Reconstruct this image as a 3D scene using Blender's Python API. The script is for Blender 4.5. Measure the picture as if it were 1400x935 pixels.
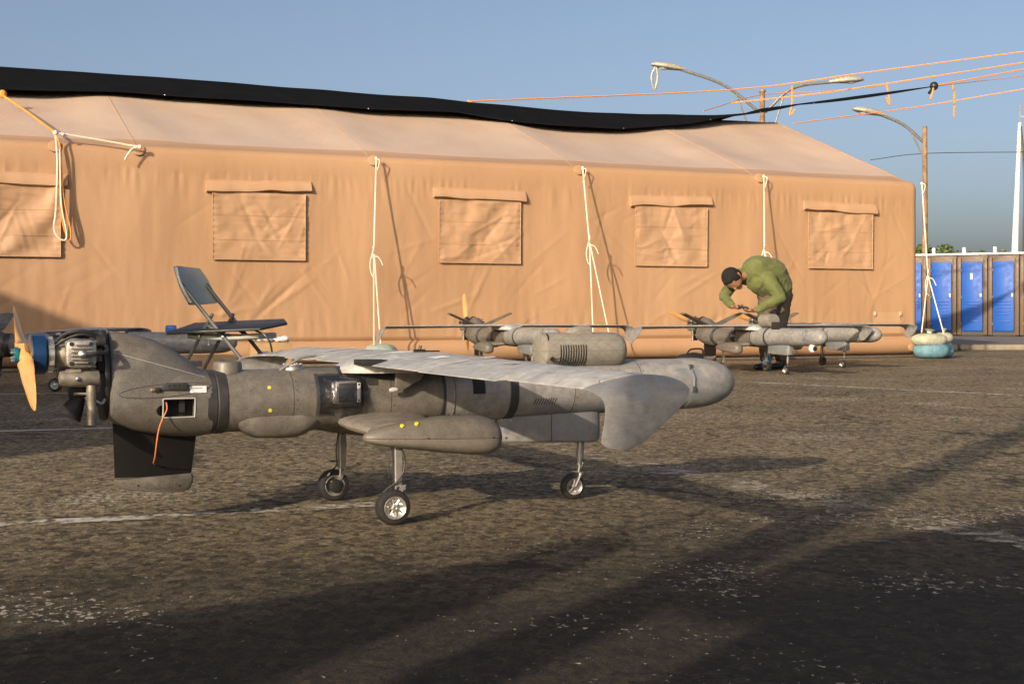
import bpy, bmesh, math, random
from mathutils import Vector, Matrix, noise
random.seed(7)
R = math.radians
SC = bpy.context.scene
COL = SC.collection
for o in list(bpy.data.objects): bpy.data.objects.remove(o)

# ------------------------------------------------------------------ camera
cam = bpy.data.objects.new('camera', bpy.data.cameras.new('camera')); COL.objects.link(cam)
cam.location = (0, 0, 0.78); cam.rotation_euler = (R(90), 0, 0)
cam.data.sensor_width = 36; cam.data.lens = 36*1940/1400
cam.data.shift_y = -41.5/1400
cam.data.clip_start = 0.05; cam.data.clip_end = 6000
SC.camera = cam

# ------------------------------------------------------------------ world, sun, exposure
SUN_EL, SUN_AZ = 19.5, 29.0           # light travels towards +Y, 29 degrees to the right
W = bpy.data.worlds.new('World'); SC.world = W; W.use_nodes = True
wn = W.node_tree.nodes; wl = W.node_tree.links
sky = wn.new('ShaderNodeTexSky'); sky.sky_type = 'NISHITA'; sky.sun_disc = False
sky.sun_elevation = R(SUN_EL); sky.sun_rotation = R(180+SUN_AZ)
sky.air_density = 0.6; sky.dust_density = 4.0; sky.ozone_density = 0.0
bg = wn['Background']; bg.inputs['Strength'].default_value = 0.15
wl.new(sky.outputs[0], bg.inputs['Color'])
sl = bpy.data.lights.new('sun', 'SUN'); sl.energy = 5.0; sl.angle = R(0.55); sl.color = (1.0, 0.82, 0.60)
sun = bpy.data.objects.new('sun', sl); COL.objects.link(sun)
LD = Vector((math.sin(R(SUN_AZ))*math.cos(R(SUN_EL)), math.cos(R(SUN_AZ))*math.cos(R(SUN_EL)), -math.sin(R(SUN_EL))))
sun.rotation_euler = LD.to_track_quat('-Z', 'Y').to_euler(); sun.location = (-10, -20, 20)
vs = SC.view_settings; vs.view_transform = 'Standard'; vs.look = 'None'; vs.gamma = 1; vs.use_curve_mapping = False
vs.exposure = 0.1

# ------------------------------------------------------------------ mesh helpers
def frame_of(d):
    d = Vector(d).normalized()
    a = Vector((0, 0, 1)) if abs(d.z) < .95 else Vector((1, 0, 0))
    x = a.cross(d).normalized(); y = d.cross(x)
    return x, y, d

class MB:
    def __init__(s): s.v = []; s.f = []
    def add(s, vs_, fs):
        b = len(s.v); s.v += [tuple(p) for p in vs_]; s.f += [tuple(i+b for i in f) for f in fs]; return s
    def box(s, c, d, m=None):
        c = Vector(c); p = []
        for x in (-.5, .5):
            for y in (-.5, .5):
                for z in (-.5, .5):
                    q = Vector((x*d[0], y*d[1], z*d[2])); p.append(c + (m @ q if m else q))
        return s.add(p, [(0,1,3,2),(4,6,7,5),(0,4,5,1),(2,3,7,6),(0,2,6,4),(1,5,7,3)])
    def loft(s, secs, caps=True, closed=True):
        n = len(secs[0]); p = [q for sec in secs for q in sec]; f = []
        for i in range(len(secs)-1):
            for j in range(n if closed else n-1):
                k = (j+1) % n
                f.append((i*n+j, i*n+k, (i+1)*n+k, (i+1)*n+j))
        if caps:
            f.append(tuple(range(n-1, -1, -1))); f.append(tuple((len(secs)-1)*n+j for j in range(n)))
        return s.add(p, f)
    def tube(s, pts, r, n=8, caps=True):
        pts = [Vector(p) for p in pts]; m = len(pts)
        rr = r if isinstance(r, (list, tuple)) else [r]*m
        secs = []; X = None
        for i, p in enumerate(pts):
            d = (pts[min(i+1, m-1)] - pts[max(i-1, 0)])
            if d.length < 1e-9: d = Vector((0, 0, 1))
            d.normalize()
            if X is None: X = frame_of(d)[0]
            X = (X - d*X.dot(d))
            if X.length < 1e-6: X = frame_of(d)[0]
            X.normalize(); Y = d.cross(X)
            secs.append([p + rr[i]*(X*math.cos(2*math.pi*j/n) + Y*math.sin(2*math.pi*j/n)) for j in range(n)])
        return s.loft(secs, caps)
    def lathe(s, o, axis, prof, n=24, caps=True):
        x, y, d = frame_of(axis); o = Vector(o)
        return s.loft([[o + d*t + max(r, 1e-4)*(x*math.cos(2*math.pi*j/n) + y*math.sin(2*math.pi*j/n)) for j in range(n)] for t, r in prof], caps)
    def prism(s, poly, ext):
        e = Vector(ext); a = [Vector(p)-e*.5 for p in poly]; b = [Vector(p)+e*.5 for p in poly]
        return s.loft([a, b])
    def ball(s, c, r, n=12, m=8, sc=(1,1,1)):
        c = Vector(c); secs = []
        for i in range(m+1):
            t = math.pi*i/m
            secs.append([c + Vector((r*sc[0]*max(math.sin(t),1e-3)*math.cos(2*math.pi*j/n), r*sc[1]*max(math.sin(t),1e-3)*math.sin(2*math.pi*j/n), -r*sc[2]*math.cos(t))) for j in range(n)])
        return s.loft(secs)
    def mesh(s, name, bevel=0, seg=2, smooth=40, fix=True):
        me = bpy.data.meshes.new(name); me.from_pydata(s.v, [], s.f)
        if fix or bevel:
            bm = bmesh.new(); bm.from_mesh(me)
            if fix: bmesh.ops.recalc_face_normals(bm, faces=bm.faces)
            if bevel:
                es = [e for e in bm.edges if len(e.link_faces) == 2 and e.calc_face_angle(0) > R(30)]
                bmesh.ops.bevel(bm, geom=es, offset=bevel, segments=seg, profile=.5, affect='EDGES', clamp_overlap=True)
            bm.to_mesh(me); bm.free()
        if smooth:
            me.shade_smooth(); me.set_sharp_from_angle(angle=R(smooth))
        return me
    def build(s, name, mat, parent=None, bevel=0, seg=2, smooth=40, fix=True, loc=None, rot=None):
        return link(name, s.mesh(name, bevel, seg, smooth, fix), mat, parent, loc, rot)

def link(name, me, mat, parent=None, loc=None, rot=None):
    o = bpy.data.objects.new(name, me); COL.objects.link(o)
    if mat and not me.materials: me.materials.append(mat)
    if parent: o.parent = parent
    if loc: o.location = loc
    if rot: o.rotation_euler = rot
    return o
def tag(o, label, cat, group=None):
    o['label'] = label; o['category'] = cat
    if group: o['group'] = group
    return o
def thing(name, label, cat, loc=(0,0,0), rz=0, group=None):
    o = bpy.data.objects.new(name, None); COL.objects.link(o); o.location = loc; o.rotation_euler = (0, 0, rz)
    o.empty_display_size = .1
    return tag(o, label, cat, group)
def struct(o): o['kind'] = 'structure'; return o
def stuff(o): o['kind'] = 'stuff'; return o
def copy_tree(o, parent=None):
    c = o.copy(); COL.objects.link(c); c.parent = parent
    for ch in o.children: copy_tree(ch, c)
    return c
def spline(pts, k=6):
    """Catmull-Rom through points"""
    P = [Vector(p) for p in pts]; P = [2*P[0]-P[1]] + P + [2*P[-1]-P[-2]]; out = []
    for i in range(1, len(P)-2):
        for j in range(k):
            t = j/k; a, b, c, d = P[i-1:i+3]
            out.append(.5*((2*b) + (c-a)*t + (2*a-5*b+4*c-d)*t*t + (3*b-a-3*c+d)*t**3))
    out.append(P[-2]); return out
def interp(tab, x):
    if x <= tab[0][0]: return tab[0][1:]
    for a, b in zip(tab, tab[1:]):
        if x <= b[0]:
            t = (x-a[0])/(b[0]-a[0]); t2 = t
            return tuple(p+(q-p)*t2 for p, q in zip(a[1:], b[1:]))
    return tab[-1][1:]
def boolean_cut(me, cutters):
    o = bpy.data.objects.new('t', me); COL.objects.link(o); cs = []
    for c in cutters:
        k = bpy.data.objects.new('k', c); COL.objects.link(k); cs.append(k)
        m = o.modifiers.new('b', 'BOOLEAN'); m.operation = 'DIFFERENCE'; m.solver = 'EXACT'; m.object = k
    bpy.context.view_layer.update()
    r = bpy.data.meshes.new_from_object(o.evaluated_get(bpy.context.evaluated_depsgraph_get()))
    for k in cs + [o]: bpy.data.objects.remove(k)
    return r
def remesh(mb, voxel, smooth_it=6, name='body'):
    me = mb.mesh(name, smooth=0)
    o = bpy.data.objects.new('t', me); COL.objects.link(o)
    m = o.modifiers.new('r', 'REMESH'); m.mode = 'VOXEL'; m.voxel_size = voxel
    m = o.modifiers.new('s', 'SMOOTH'); m.iterations = smooth_it; m.factor = .5
    bpy.context.view_layer.update()
    r = bpy.data.meshes.new_from_object(o.evaluated_get(bpy.context.evaluated_depsgraph_get()))
    bpy.data.objects.remove(o); r.shade_smooth(); r.materials.clear(); r.name = name
    return r

# ------------------------------------------------------------------ material helpers
class NT:
    def __init__(s, name):
        s.m = bpy.data.materials.new(name); s.m.use_nodes = True; s.t = s.m.node_tree; s.n = s.t.nodes; s.l = s.t.links
        s.b = s.n['Principled BSDF']; s.tc = s.n.new('ShaderNodeTexCoord')
    def new(s, k, **kw):
        q = s.n.new(k)
        for a, b in kw.items(): setattr(q, a, b)
        return q
    def co(s, scale=(1,1,1), rot=(0,0,0), out='Object', loc=(0,0,0)):
        m = s.new('ShaderNodeMapping'); m.inputs['Scale'].default_value = scale; m.inputs['Rotation'].default_value = rot; m.inputs['Location'].default_value = loc
        s.l.new(s.tc.outputs[out], m.inputs['Vector']); return m.outputs[0]
    def noise(s, vec, scale, detail=4, rough=.55, dist=0):
        q = s.new('ShaderNodeTexNoise'); q.inputs['Scale'].default_value = scale; q.inputs['Detail'].default_value = detail
        q.inputs['Roughness'].default_value = rough; q.inputs['Distortion'].default_value = dist
        if vec: s.l.new(vec, q.inputs['Vector'])
        return q.outputs['Fac']
    def ramp(s, fac, stops, interp='LINEAR'):
        q = s.new('ShaderNodeValToRGB'); q.color_ramp.interpolation = interp; e = q.color_ramp.elements
        while len(e) < len(stops): e.new(.5)
        for el, (p, c) in zip(e, stops):
            el.position = p; el.color = (c, c, c, 1) if isinstance(c, (int, float)) else (*c, 1)
        s.l.new(fac, q.inputs[0]); return q.outputs[0]
    def mix(s, fac, a, b, mode='MIX'):
        q = s.new('ShaderNodeMix', data_type='RGBA', blend_type=mode)
        for i, x in ((0, fac), (6, a), (7, b)):
            if isinstance(x, (int, float)): q.inputs[i].default_value = x
            elif isinstance(x, tuple): q.inputs[i].default_value = (*x, 1)
            else: s.l.new(x, q.inputs[i])
        return q.outputs[2]
    def math(s, op, a, b=0.0):
        q = s.new('ShaderNodeMath', operation=op)
        for i, x in ((0, a), (1, b)):
            if isinstance(x, (int, float)): q.inputs[i].default_value = x
            else: s.l.new(x, q.inputs[i])
        return q.outputs[0]
    def bump(s, h, strength=.3, dist=.01, prev=None):
        q = s.new('ShaderNodeBump'); q.inputs['Strength'].default_value = strength; q.inputs['Distance'].default_value = dist
        s.l.new(h, q.inputs['Height'])
        if prev: s.l.new(prev, q.inputs['Normal'])
        s.l.new(q.outputs[0], s.b.inputs['Normal']); return q.outputs[0]
    def set(s, **kw):
        for k, x in kw.items():
            i = s.b.inputs[k.replace('_', ' ')]
            if isinstance(x, tuple): i.default_value = (*x, 1)
            elif isinstance(x, (int, float)): i.default_value = x
            else: s.l.new(x, i)
        return s.m

def simple(name, col, rough=.5, metal=0, var=.25, scale=12, bump=.05, bscale=90):
    t = NT(name); v = t.co()
    f = t.noise(v, scale, 5, .6)
    c = t.mix(t.ramp(f, [(.3, 0.0), (.7, 1.0)]), tuple(x*(1-var) for x in col), tuple(min(1, x*(1+var)) for x in col))
    r = t.math('MULTIPLY', t.ramp(t.noise(v, scale*2.3, 4), [(.25, .8), (.75, 1.15)]), rough)
    if bump: t.bump(t.noise(v, bscale, 3), bump, .004)
    return t.set(Base_Color=c, Roughness=r, Metallic=metal)

def drone_paint(name, a, b, c, seed=0.0, dirt=.5):
    t = NT(name); v = t.co(loc=(seed, seed*1.7, 0))
    big = t.noise(t.co((1.3, 2.4, 2.0), loc=(seed, 0, 0)), 2.6, 2, .45, .5)
    col = t.mix(t.ramp(big, [(.44, 0.0), (.52, 1.0)]), a, b)
    big2 = t.noise(t.co((1.1, 2, 2), loc=(seed+5, 3, 1)), 2.1, 2, .45, .6)
    col = t.mix(t.ramp(big2, [(.54, 0.0), (.60, 1.0)]), col, c)
    mot = t.noise(v, 24, 6, .65)
    col = t.mix(t.ramp(mot, [(.32, .0), (.68, .9)]), col, tuple(x*.55 for x in a))
    st = t.noise(t.co((1.5, 14, 14)), 7, 5, .7)
    col = t.mix(t.ramp(st, [(.56, .0), (.74, .55)]), col, (.075, .066, .056))
    vo = t.new('ShaderNodeTexVoronoi'); vo.inputs['Scale'].default_value = 13; t.l.new(t.co(loc=(seed, 2, 1)), vo.inputs['Vector'])
    sm = t.math('MULTIPLY', t.ramp(vo.outputs['Distance'], [(.16, 1.0), (.30, 0.0)]), t.ramp(t.noise(v, 3.5, 2), [(.50, .0), (.60, .55)]))
    col = t.mix(sm, col, tuple(x*.45 for x in a))
    fine = t.noise(v, 260, 2, .6)
    col = t.mix(t.ramp(fine, [(.35, .0), (.7, .22)]), col, (.36, .345, .32))
    sc = t.noise(t.co((3, 60, 60), (0, .2, .4)), 6, 3)
    col = t.mix(t.ramp(sc, [(.70, 0.0), (.73, .35)]), col, (.42, .41, .39))
    t.bump(t.noise(v, 420, 2), .08, .002)
    return t.set(Base_Color=col, Roughness=t.ramp(mot, [(.3, .40), (.7, .60)]), Specular_IOR_Level=.5)

M = {}
M['paint'] = drone_paint('drone_paint', (.108, .094, .077), (.150, .137, .118), (.080, .078, .076))
M['wingpaint'] = drone_paint('wing_paint', (.46, .465, .46), (.52, .52, .51), (.36, .385, .42), 3.1)
M['nosepaint'] = drone_paint('nose_paint', (.268, .264, .256), (.315, .312, .305), (.175, .198, .236), 6.3)
M['podpaint'] = drone_paint('pod_paint', (.128, .113, .095), (.148, .132, .112), (.11, .10, .09), 8.2)
M['podlow'] = drone_paint('pod_lower_paint', (.195, .170, .142), (.205, .18, .152), (.185, .165, .14), 9.7)
M['band'] = simple('dark_band', (.032, .031, .032), .5, 0, .35, 20)
M['black'] = simple('black_plastic', (.018, .018, .019), .45, 0, .3, 25)
M['void'] = simple('dark_recess', (.012, .012, .012), .8)
M['metal'] = simple('brushed_metal', (.55, .53, .50), .32, 1, .2, 30)
M['alu'] = simple('cast_aluminium', (.42, .39, .35), .48, .85, .25, 40, .2)
M['grime'] = simple('grimy_cast_metal', (.30, .27, .22), .55, .7, .35, 22, .2)
M['chrome'] = simple('polished_wheel_metal', (.66, .64, .60), .34, .9, .1, 30, 0)
M['strut'] = simple('painted_strut', (.26, .25, .235), .4, .4, .2, 30)
M['rubber'] = simple('tyre_rubber', (.016, .015, .014), .75, 0, .4, 35, .25, 120)
M['blue'] = simple('blue_anodised', (.010, .045, .13), .4, .3, .2, 20)
M['teal'] = simple('teal_anodised', (.02, .24, .32), .35, .6, .1)
M['yellow'] = simple('yellow_cap', (.62, .55, .05), .45, 0, .15)
M['orange'] = simple('orange_rope', (.72, .28, .05), .7, 0, .2, 60)
M['wire'] = simple('orange_wire', (.62, .20, .07), .5, 0, .15)
M['brass'] = simple('brass_caliper', (.55, .40, .18), .35, .9)
M['sticker'] = simple('white_sticker', (.72, .73, .76), .5, 0, .06)
M['ink'] = simple('sticker_ink', (.12, .12, .14), .6)
M['white'] = simple('white_plastic', (.78, .78, .76), .5, 0, .06)
M['tapepale'] = simple('pale_tape', (.42, .42, .42), .5, 0, .15)

def wood_prop():
    t = NT('laminated_wood'); v = t.co((1, 9, 1))
    w = t.new('ShaderNodeTexWave', wave_type='BANDS', bands_direction='X'); w.inputs['Scale'].default_value = 55; w.inputs['Distortion'].default_value = 1.6; w.inputs['Detail'].default_value = 3
    t.l.new(t.co((1, 1, .25)), w.inputs['Vector'])
    f = t.noise(t.co((30, 30, 3)), 6, 5, .6)
    c = t.mix(w.outputs['Fac'], (.56, .29, .085), (.66, .39, .15))
    c = t.mix(t.ramp(f, [(.4, 0.0), (.75, .6)]), c, (.42, .19, .05))
    return t.set(Base_Color=c, Roughness=.32, Coat_Weight=.35, Coat_Roughness=.2)
M['wood'] = wood_prop()
def carbon():
    t = NT('carbon_fibre')
    w = t.new('ShaderNodeTexWave', bands_direction='DIAGONAL'); w.inputs['Scale'].default_value = 75; t.l.new(t.co(), w.inputs['Vector'])
    w2 = t.new('ShaderNodeTexWave', bands_direction='X'); w2.inputs['Scale'].default_value = 60; t.l.new(t.co(), w2.inputs['Vector'])
    f = t.math('MULTIPLY', w.outputs['Fac'], w2.outputs['Fac'])
    c = t.mix(f, (.006, .006, .006), (.015, .014, .014))
    c = t.mix(t.ramp(t.noise(t.co(), 9, 4), [(.5, .0), (.8, .5)]), c, (.022, .017, .012))
    t.bump(f, .1, .002)
    return t.set(Base_Color=c, Roughness=.5, Specular_IOR_Level=.15)
M['carbon'] = carbon()
def tape():
    t = NT('clear_tape'); m = t.m
    tr = t.new('ShaderNodeBsdfTransparent'); tr.inputs[0].default_value = (.62, .62, .64, 1)
    g = t.new('ShaderNodeBsdfGlossy'); g.inputs['Roughness'].default_value = .24
    g.inputs['Color'].default_value = (.9, .9, .9, 1)
    b = t.new('ShaderNodeBump'); b.inputs['Strength'].default_value = .35; b.inputs['Distance'].default_value = .008
    t.l.new(t.noise(t.co(), 30, 2, .5, 1.0), b.inputs['Height']); t.l.new(b.outputs[0], g.inputs['Normal'])
    ms = t.new('ShaderNodeMixShader'); ms.inputs[0].default_value = .12
    t.l.new(tr.outputs[0], ms.inputs[1]); t.l.new(g.outputs[0], ms.inputs[2])
    t.l.new(ms.outputs[0], t.n['Material Output'].inputs['Surface']); return m
M['tape'] = tape()
def quilted():
    t = NT('quilted_pod_fabric'); sx = t.new('ShaderNodeSeparateXYZ'); t.l.new(t.tc.outputs['Object'], sx.inputs[0])
    ang = t.math('ARCTAN2', sx.outputs['Y'], sx.outputs['Z'])
    u = t.math('MULTIPLY', sx.outputs['X'], 1/.062); a = t.math('MULTIPLY', ang, 1/.62)
    def line(q):
        fr = t.math('FRACT', q); d = t.math('ABSOLUTE', t.math('SUBTRACT', fr, .5)); return t.math('LESS_THAN', d, .045)
    l = t.math('MAXIMUM', line(t.math('ADD', u, a)), line(t.math('SUBTRACT', u, a)))
    l = t.math('MAXIMUM', l, line(t.math('MULTIPLY', a, 1.0)))
    f = t.noise(t.co(), 18, 5, .6)
    c = t.mix(t.ramp(f, [(.3, .0), (.7, 1.0)]), (.185, .172, .146), (.25, .235, .202))
    c = t.mix(t.math('MULTIPLY', l, .4), c, (.12, .11, .095))
    b = t.bump(t.noise(t.co(), 60, 4), .25, .004); t.bump(t.math('SUBTRACT', 1.0, l), .3, .002, b)
    return t.set(Base_Color=c, Roughness=.72)
M['quilt'] = quilted()

# ------------------------------------------------------------------ ground
def asphalt():
    t = NT('worn_asphalt'); v = t.co()
    big = t.noise(v, .55, 7, .68, .3)
    col = t.mix(t.ramp(big, [(.36, 0.0), (.62, 1.0)]), (.138, .103, .056), (.298, .233, .132))
    pale = t.noise(t.co((.5, 1, 1), (0, 0, .4), loc=(11, 3, 0)), 1.7, 6, .7, .6)
    col = t.mix(t.ramp(pale, [(.56, .0), (.72, .7)]), col, (.42, .35, .255))
    tar = t.noise(t.co(loc=(4, 9, 0)), .8, 4, .55, .5)
    col = t.mix(t.ramp(tar, [(.52, .0), (.70, .7)]), col, (.075, .058, .043))
    mid = t.noise(t.co((.45, 1.3, 1), (0, 0, .4)), 7, 7, .75)
    col = t.mix(t.ramp(mid, [(.38, .0), (.70, .65)]), col, (.40, .335, .20))
    pit = t.noise(t.co((1, .75, 1), (0, 0, .5), loc=(5, 2, 0)), 21, 6, .72, .2)
    col = t.mix(t.ramp(pit, [(.37, .9), (.51, 0.0)]), col, (.026, .021, .016))
    col = t.mix(t.ramp(pit, [(.54, .0), (.68, .75)]), col, (.54, .455, .29))
    vs_ = t.new('ShaderNodeTexVoronoi'); vs_.inputs['Scale'].default_value = 38; t.l.new(t.co((1, .7, 1), (0, 0, .3)), vs_.inputs['Vector'])
    sr = t.new('ShaderNodeSeparateColor'); t.l.new(vs_.outputs['Color'], sr.inputs[0])
    col = t.mix(t.ramp(sr.outputs[0], [(.0, .85), (.40, 0.0)]), col, (.020, .016, .012))
    col = t.mix(t.ramp(sr.outputs[1], [(.82, .0), (.97, .6)]), col, (.52, .42, .27))
    gr = t.noise(v, 75, 5, .75)
    col = t.mix(t.ramp(gr, [(.40, .8), (.55, 0.0)]), col, (.03, .026, .021))
    g2 = t.noise(t.co(loc=(3, 1, 0)), 120, 3, .7)
    col = t.mix(t.ramp(g2, [(.58, .0), (.68, .6)]), col, (.40, .35, .27))
    # older, tarry surface nearest the camera, colour darkened further to deepen the shade there
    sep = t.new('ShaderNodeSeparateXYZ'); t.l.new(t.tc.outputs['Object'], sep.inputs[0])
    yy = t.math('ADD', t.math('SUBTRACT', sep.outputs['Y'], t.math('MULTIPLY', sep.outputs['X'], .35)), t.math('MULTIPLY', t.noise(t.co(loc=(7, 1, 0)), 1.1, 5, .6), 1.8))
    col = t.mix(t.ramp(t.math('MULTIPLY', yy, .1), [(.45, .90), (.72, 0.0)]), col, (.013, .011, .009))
    # branching cracks
    ad = t.new('ShaderNodeVectorMath', operation='ADD'); t.l.new(t.co(), ad.inputs[0]); nc = t.new('ShaderNodeTexNoise'); nc.inputs['Scale'].default_value = 1.6; nc.inputs['Detail'].default_value = 6; t.l.new(v, nc.inputs['Vector']); t.l.new(nc.outputs['Color'], ad.inputs[1])
    vc = t.new('ShaderNodeTexVoronoi', feature='DISTANCE_TO_EDGE'); vc.inputs['Scale'].default_value = .62; t.l.new(ad.outputs[0], vc.inputs['Vector'])
    ck = t.math('MULTIPLY', t.ramp(vc.outputs['Distance'], [(.004, 1.0), (.016, 0.0)]), t.ramp(t.noise(t.co(loc=(8, 8, 0)), .9, 2), [(.48, .0), (.56, .85)]))
    col = t.mix(ck, col, (.016, .014, .012))
    # paint chips: sparse pale flakes, thicker in patches
    chip = t.noise(t.co((1.2, .8, 1), (0, 0, .4), loc=(1, 7, 2)), 34, 5, .62, .3); pt = t.noise(t.co(loc=(2, 2, 0)), 1.0, 3, .55, .4)
    th = t.math('ADD', chip, t.math('MULTIPLY', t.ramp(pt, [(.50, 0.0), (.70, 1.0)]), .17))
    col = t.mix(t.ramp(th, [(.685, 0.0), (.71, .85)]), col, (.46, .42, .35))
    b = t.bump(pit, .8, .02)
    t.bump(t.noise(v, 150, 3, .7), .5, .006, b)
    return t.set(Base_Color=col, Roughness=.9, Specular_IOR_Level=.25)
M['asphalt'] = asphalt()
g = MB(); S = 3000
g.add([(-S, -S, 0), (S, -S, 0), (S, S, 0), (-S, S, 0)], [(0, 1, 2, 3)])
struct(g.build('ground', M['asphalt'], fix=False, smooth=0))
def worn_paint(name, col, lo, hi, scale=18):
    t = NT(name); v = t.co()
    f = t.math('ADD', t.math('MULTIPLY', t.noise(v, scale, 6, .7), .6), t.math('MULTIPLY', t.noise(t.co(loc=(3, 3, 0)), 2.2, 4, .6), .4))
    tr = t.new('ShaderNodeBsdfTransparent'); ms = t.new('ShaderNodeMixShader')
    t.l.new(t.ramp(f, [(lo, 0.0), (hi, 1.0)]), ms.inputs[0]); t.l.new(tr.outputs[0], ms.inputs[1]); t.l.new(t.b.outputs[0], ms.inputs[2])
    t.l.new(ms.outputs[0], t.n['Material Output'].inputs['Surface'])
    t.bump(t.noise(v, 60, 4, .7), .5, .01)
    return t.set(Base_Color=t.mix(t.noise(v, 30, 4), tuple(x*.6 for x in col), col), Roughness=.85)
M['line'] = worn_paint('worn_white_paint', (.58, .55, .48), .455, .54)
M['line2'] = worn_paint('white_paint', (.6, .58, .55), .34, .46)
M['seam'] = worn_paint('seam_sealant', (.42, .37, .29), .47, .58, 9)
def strip(name, a, b, w, mat, wob=.012, z=.004):
    a = Vector((*a, z)); b = Vector((*b, z)); d = (b-a); n = Vector((-d.y, d.x, 0)).normalized(); k = max(8, int(d.length/.12)); P = []; m = MB()
    for i in range(k+1):
        p = a + d*(i/k); e1 = random.uniform(-wob, wob); e2 = random.uniform(-wob, wob)
        P += [p - n*(w/2+e1), p + n*(w/2+e2)]
    m.add(P, [(2*i, 2*i+2, 2*i+3, 2*i+1) for i in range(k)])
    return struct(m.build(name, mat, fix=False, smooth=0))
strip('painted_line', (-3.2, 4.62), (-.45, 5.77), .13, M['line'], .02)
strip('painted_line', (-4.6, 8.74), (-.5, 10.3), .09, M['line2'])
strip('painted_line', (-7.5, 12.3), (-2.6, 14.2), .09, M['line2'])
strip('painted_line', (1.2, 17.3), (6.4, 11.2), .14, M['line'])
strip('pavement_seam', (-.1, 9.0), (2.9, 1.95), .20, M['seam'], .05)
strip('pavement_seam', (3.6, 19.0), (14, 23.6), .16, M['seam'], .03)

# ------------------------------------------------------------------ the drone aircraft (local x forward, y left, z up; "v" is the right hand side = -y)
def P3(u, v, h): return Vector((u, -v, h))
def cz(u): return .4445 + .0125*(u + .58)
def fr(u): return interp([(-.7, .116), (.65, .1165), (1.1, .110), (1.5, .1075)], u)[0]
def ring(u, c, r, n=40): return [P3(u, r*math.sin(2*math.pi*j/n), c + r*math.cos(2*math.pi*j/n)) for j in range(n)]
def on_side(u, h, off=0.0):
    """point on the right-hand fuselage wall at height h"""
    r = fr(u)+off; dz = h - cz(u); return P3(u, math.sqrt(max(r*r - dz*dz, 1e-6)), h)
def side_patch(m, u0, u1, h0, h1, off, nu=6, nh=8):
    g_ = [[on_side(u0+(u1-u0)*i/nu, h0+(h1-h0)*j/nh, off) for j in range(nh+1)] for i in range(nu+1)]
    m.loft(g_, caps=False, closed=False)
    return m
def airfoil(u0, h0, u1, h1, v, t, n=10, x0=0.0, x1=1.0):
    """u0,h0 trailing edge; u1,h1 leading edge; chord part x0..x1 measured from the trailing edge"""
    top = []; bot = []
    for i in range(n+1):
        x = x0 + (x1-x0)*(1-math.cos(math.pi*i/n))/2 if x1 == 1 else x0 + (x1-x0)*i/n
        xl = 1-x; th = t*5*(.2969*math.sqrt(max(xl, 0)) - .126*xl - .3516*xl**2 + .2843*xl**3 - .1015*xl**4)
        cu = u0+(u1-u0)*x; ch = h0+(h1-h0)*x + .028*math.sin(math.pi*x)*(u1-u0)
        top.append(P3(cu, v, ch+th+.0008)); bot.append(P3(cu, v, ch-th*.7-.0008))
    return top + bot[::-1]

def wheel(root, c, r, w, axis_out, hub):
    """tyre, rim, spokes; axis along local y"""
    ty = MB(); c = Vector(c)
    pr = [(-w*.5, r*.62), (-w*.52, r*.80), (-w*.44, r*.93), (-w*.25, r*.99), (0, r), (w*.25, r*.99), (w*.44, r*.93), (w*.52, r*.80), (w*.5, r*.62)]
    pr = [(-w*.30, r*.60)] + pr + [(w*.30, r*.60)]
    ty.lathe(c, (0, 1, 0), pr, 36, caps=False)
    wo = ty.build('wheel', M['rubber'], root)
    rm = MB(); s = -axis_out
    y0 = w*.5
    rm.lathe(c, (0, s, 0), [(y0-.012, r*.40), (y0-.004, r*.60), (y0+.004, r*.655), (y0+.006, r*.635), (y0+.001, r*.56), (y0-.008, r*.46), (y0-.012, r*.30)], 32, caps=False)
    rm.build('rim', M['chrome'], wo)
    dk = MB(); dk.lathe(c, (0, s, 0), [(y0-.020, r*.60), (y0-.0195, r*.02)], 24); dk.build('rim_well', M['strut'], wo)
    rb = MB(); rb.lathe(c, (0, -s, 0), [(y0-.010, r*.42), (y0-.003, r*.60), (y0+.003, r*.655), (y0+.004, r*.62), (y0-.004, r*.5)], 32, caps=False); rb.build('inner_rim', M['strut'], wo)
    sp = MB()
    for k in range(hub):
        a = 2*math.pi*k/hub + .2; d = Vector((math.cos(a), 0, math.sin(a)))
        sp.tube([c + Vector((0, s*(y0-.006), 0)) + d*r*.12, c + Vector((0, s*(y0-.004), 0)) + d*r*.5], [r*.085, r*.06], 6)
    sp.lathe(c, (0, s, 0), [(y0-.02, r*.22), (y0+.002, r*.2), (y0+.004, r*.12), (y0-.002, r*.08)], 16)
    sp.build('spokes', M['chrome'], wo)
    return wo

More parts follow.
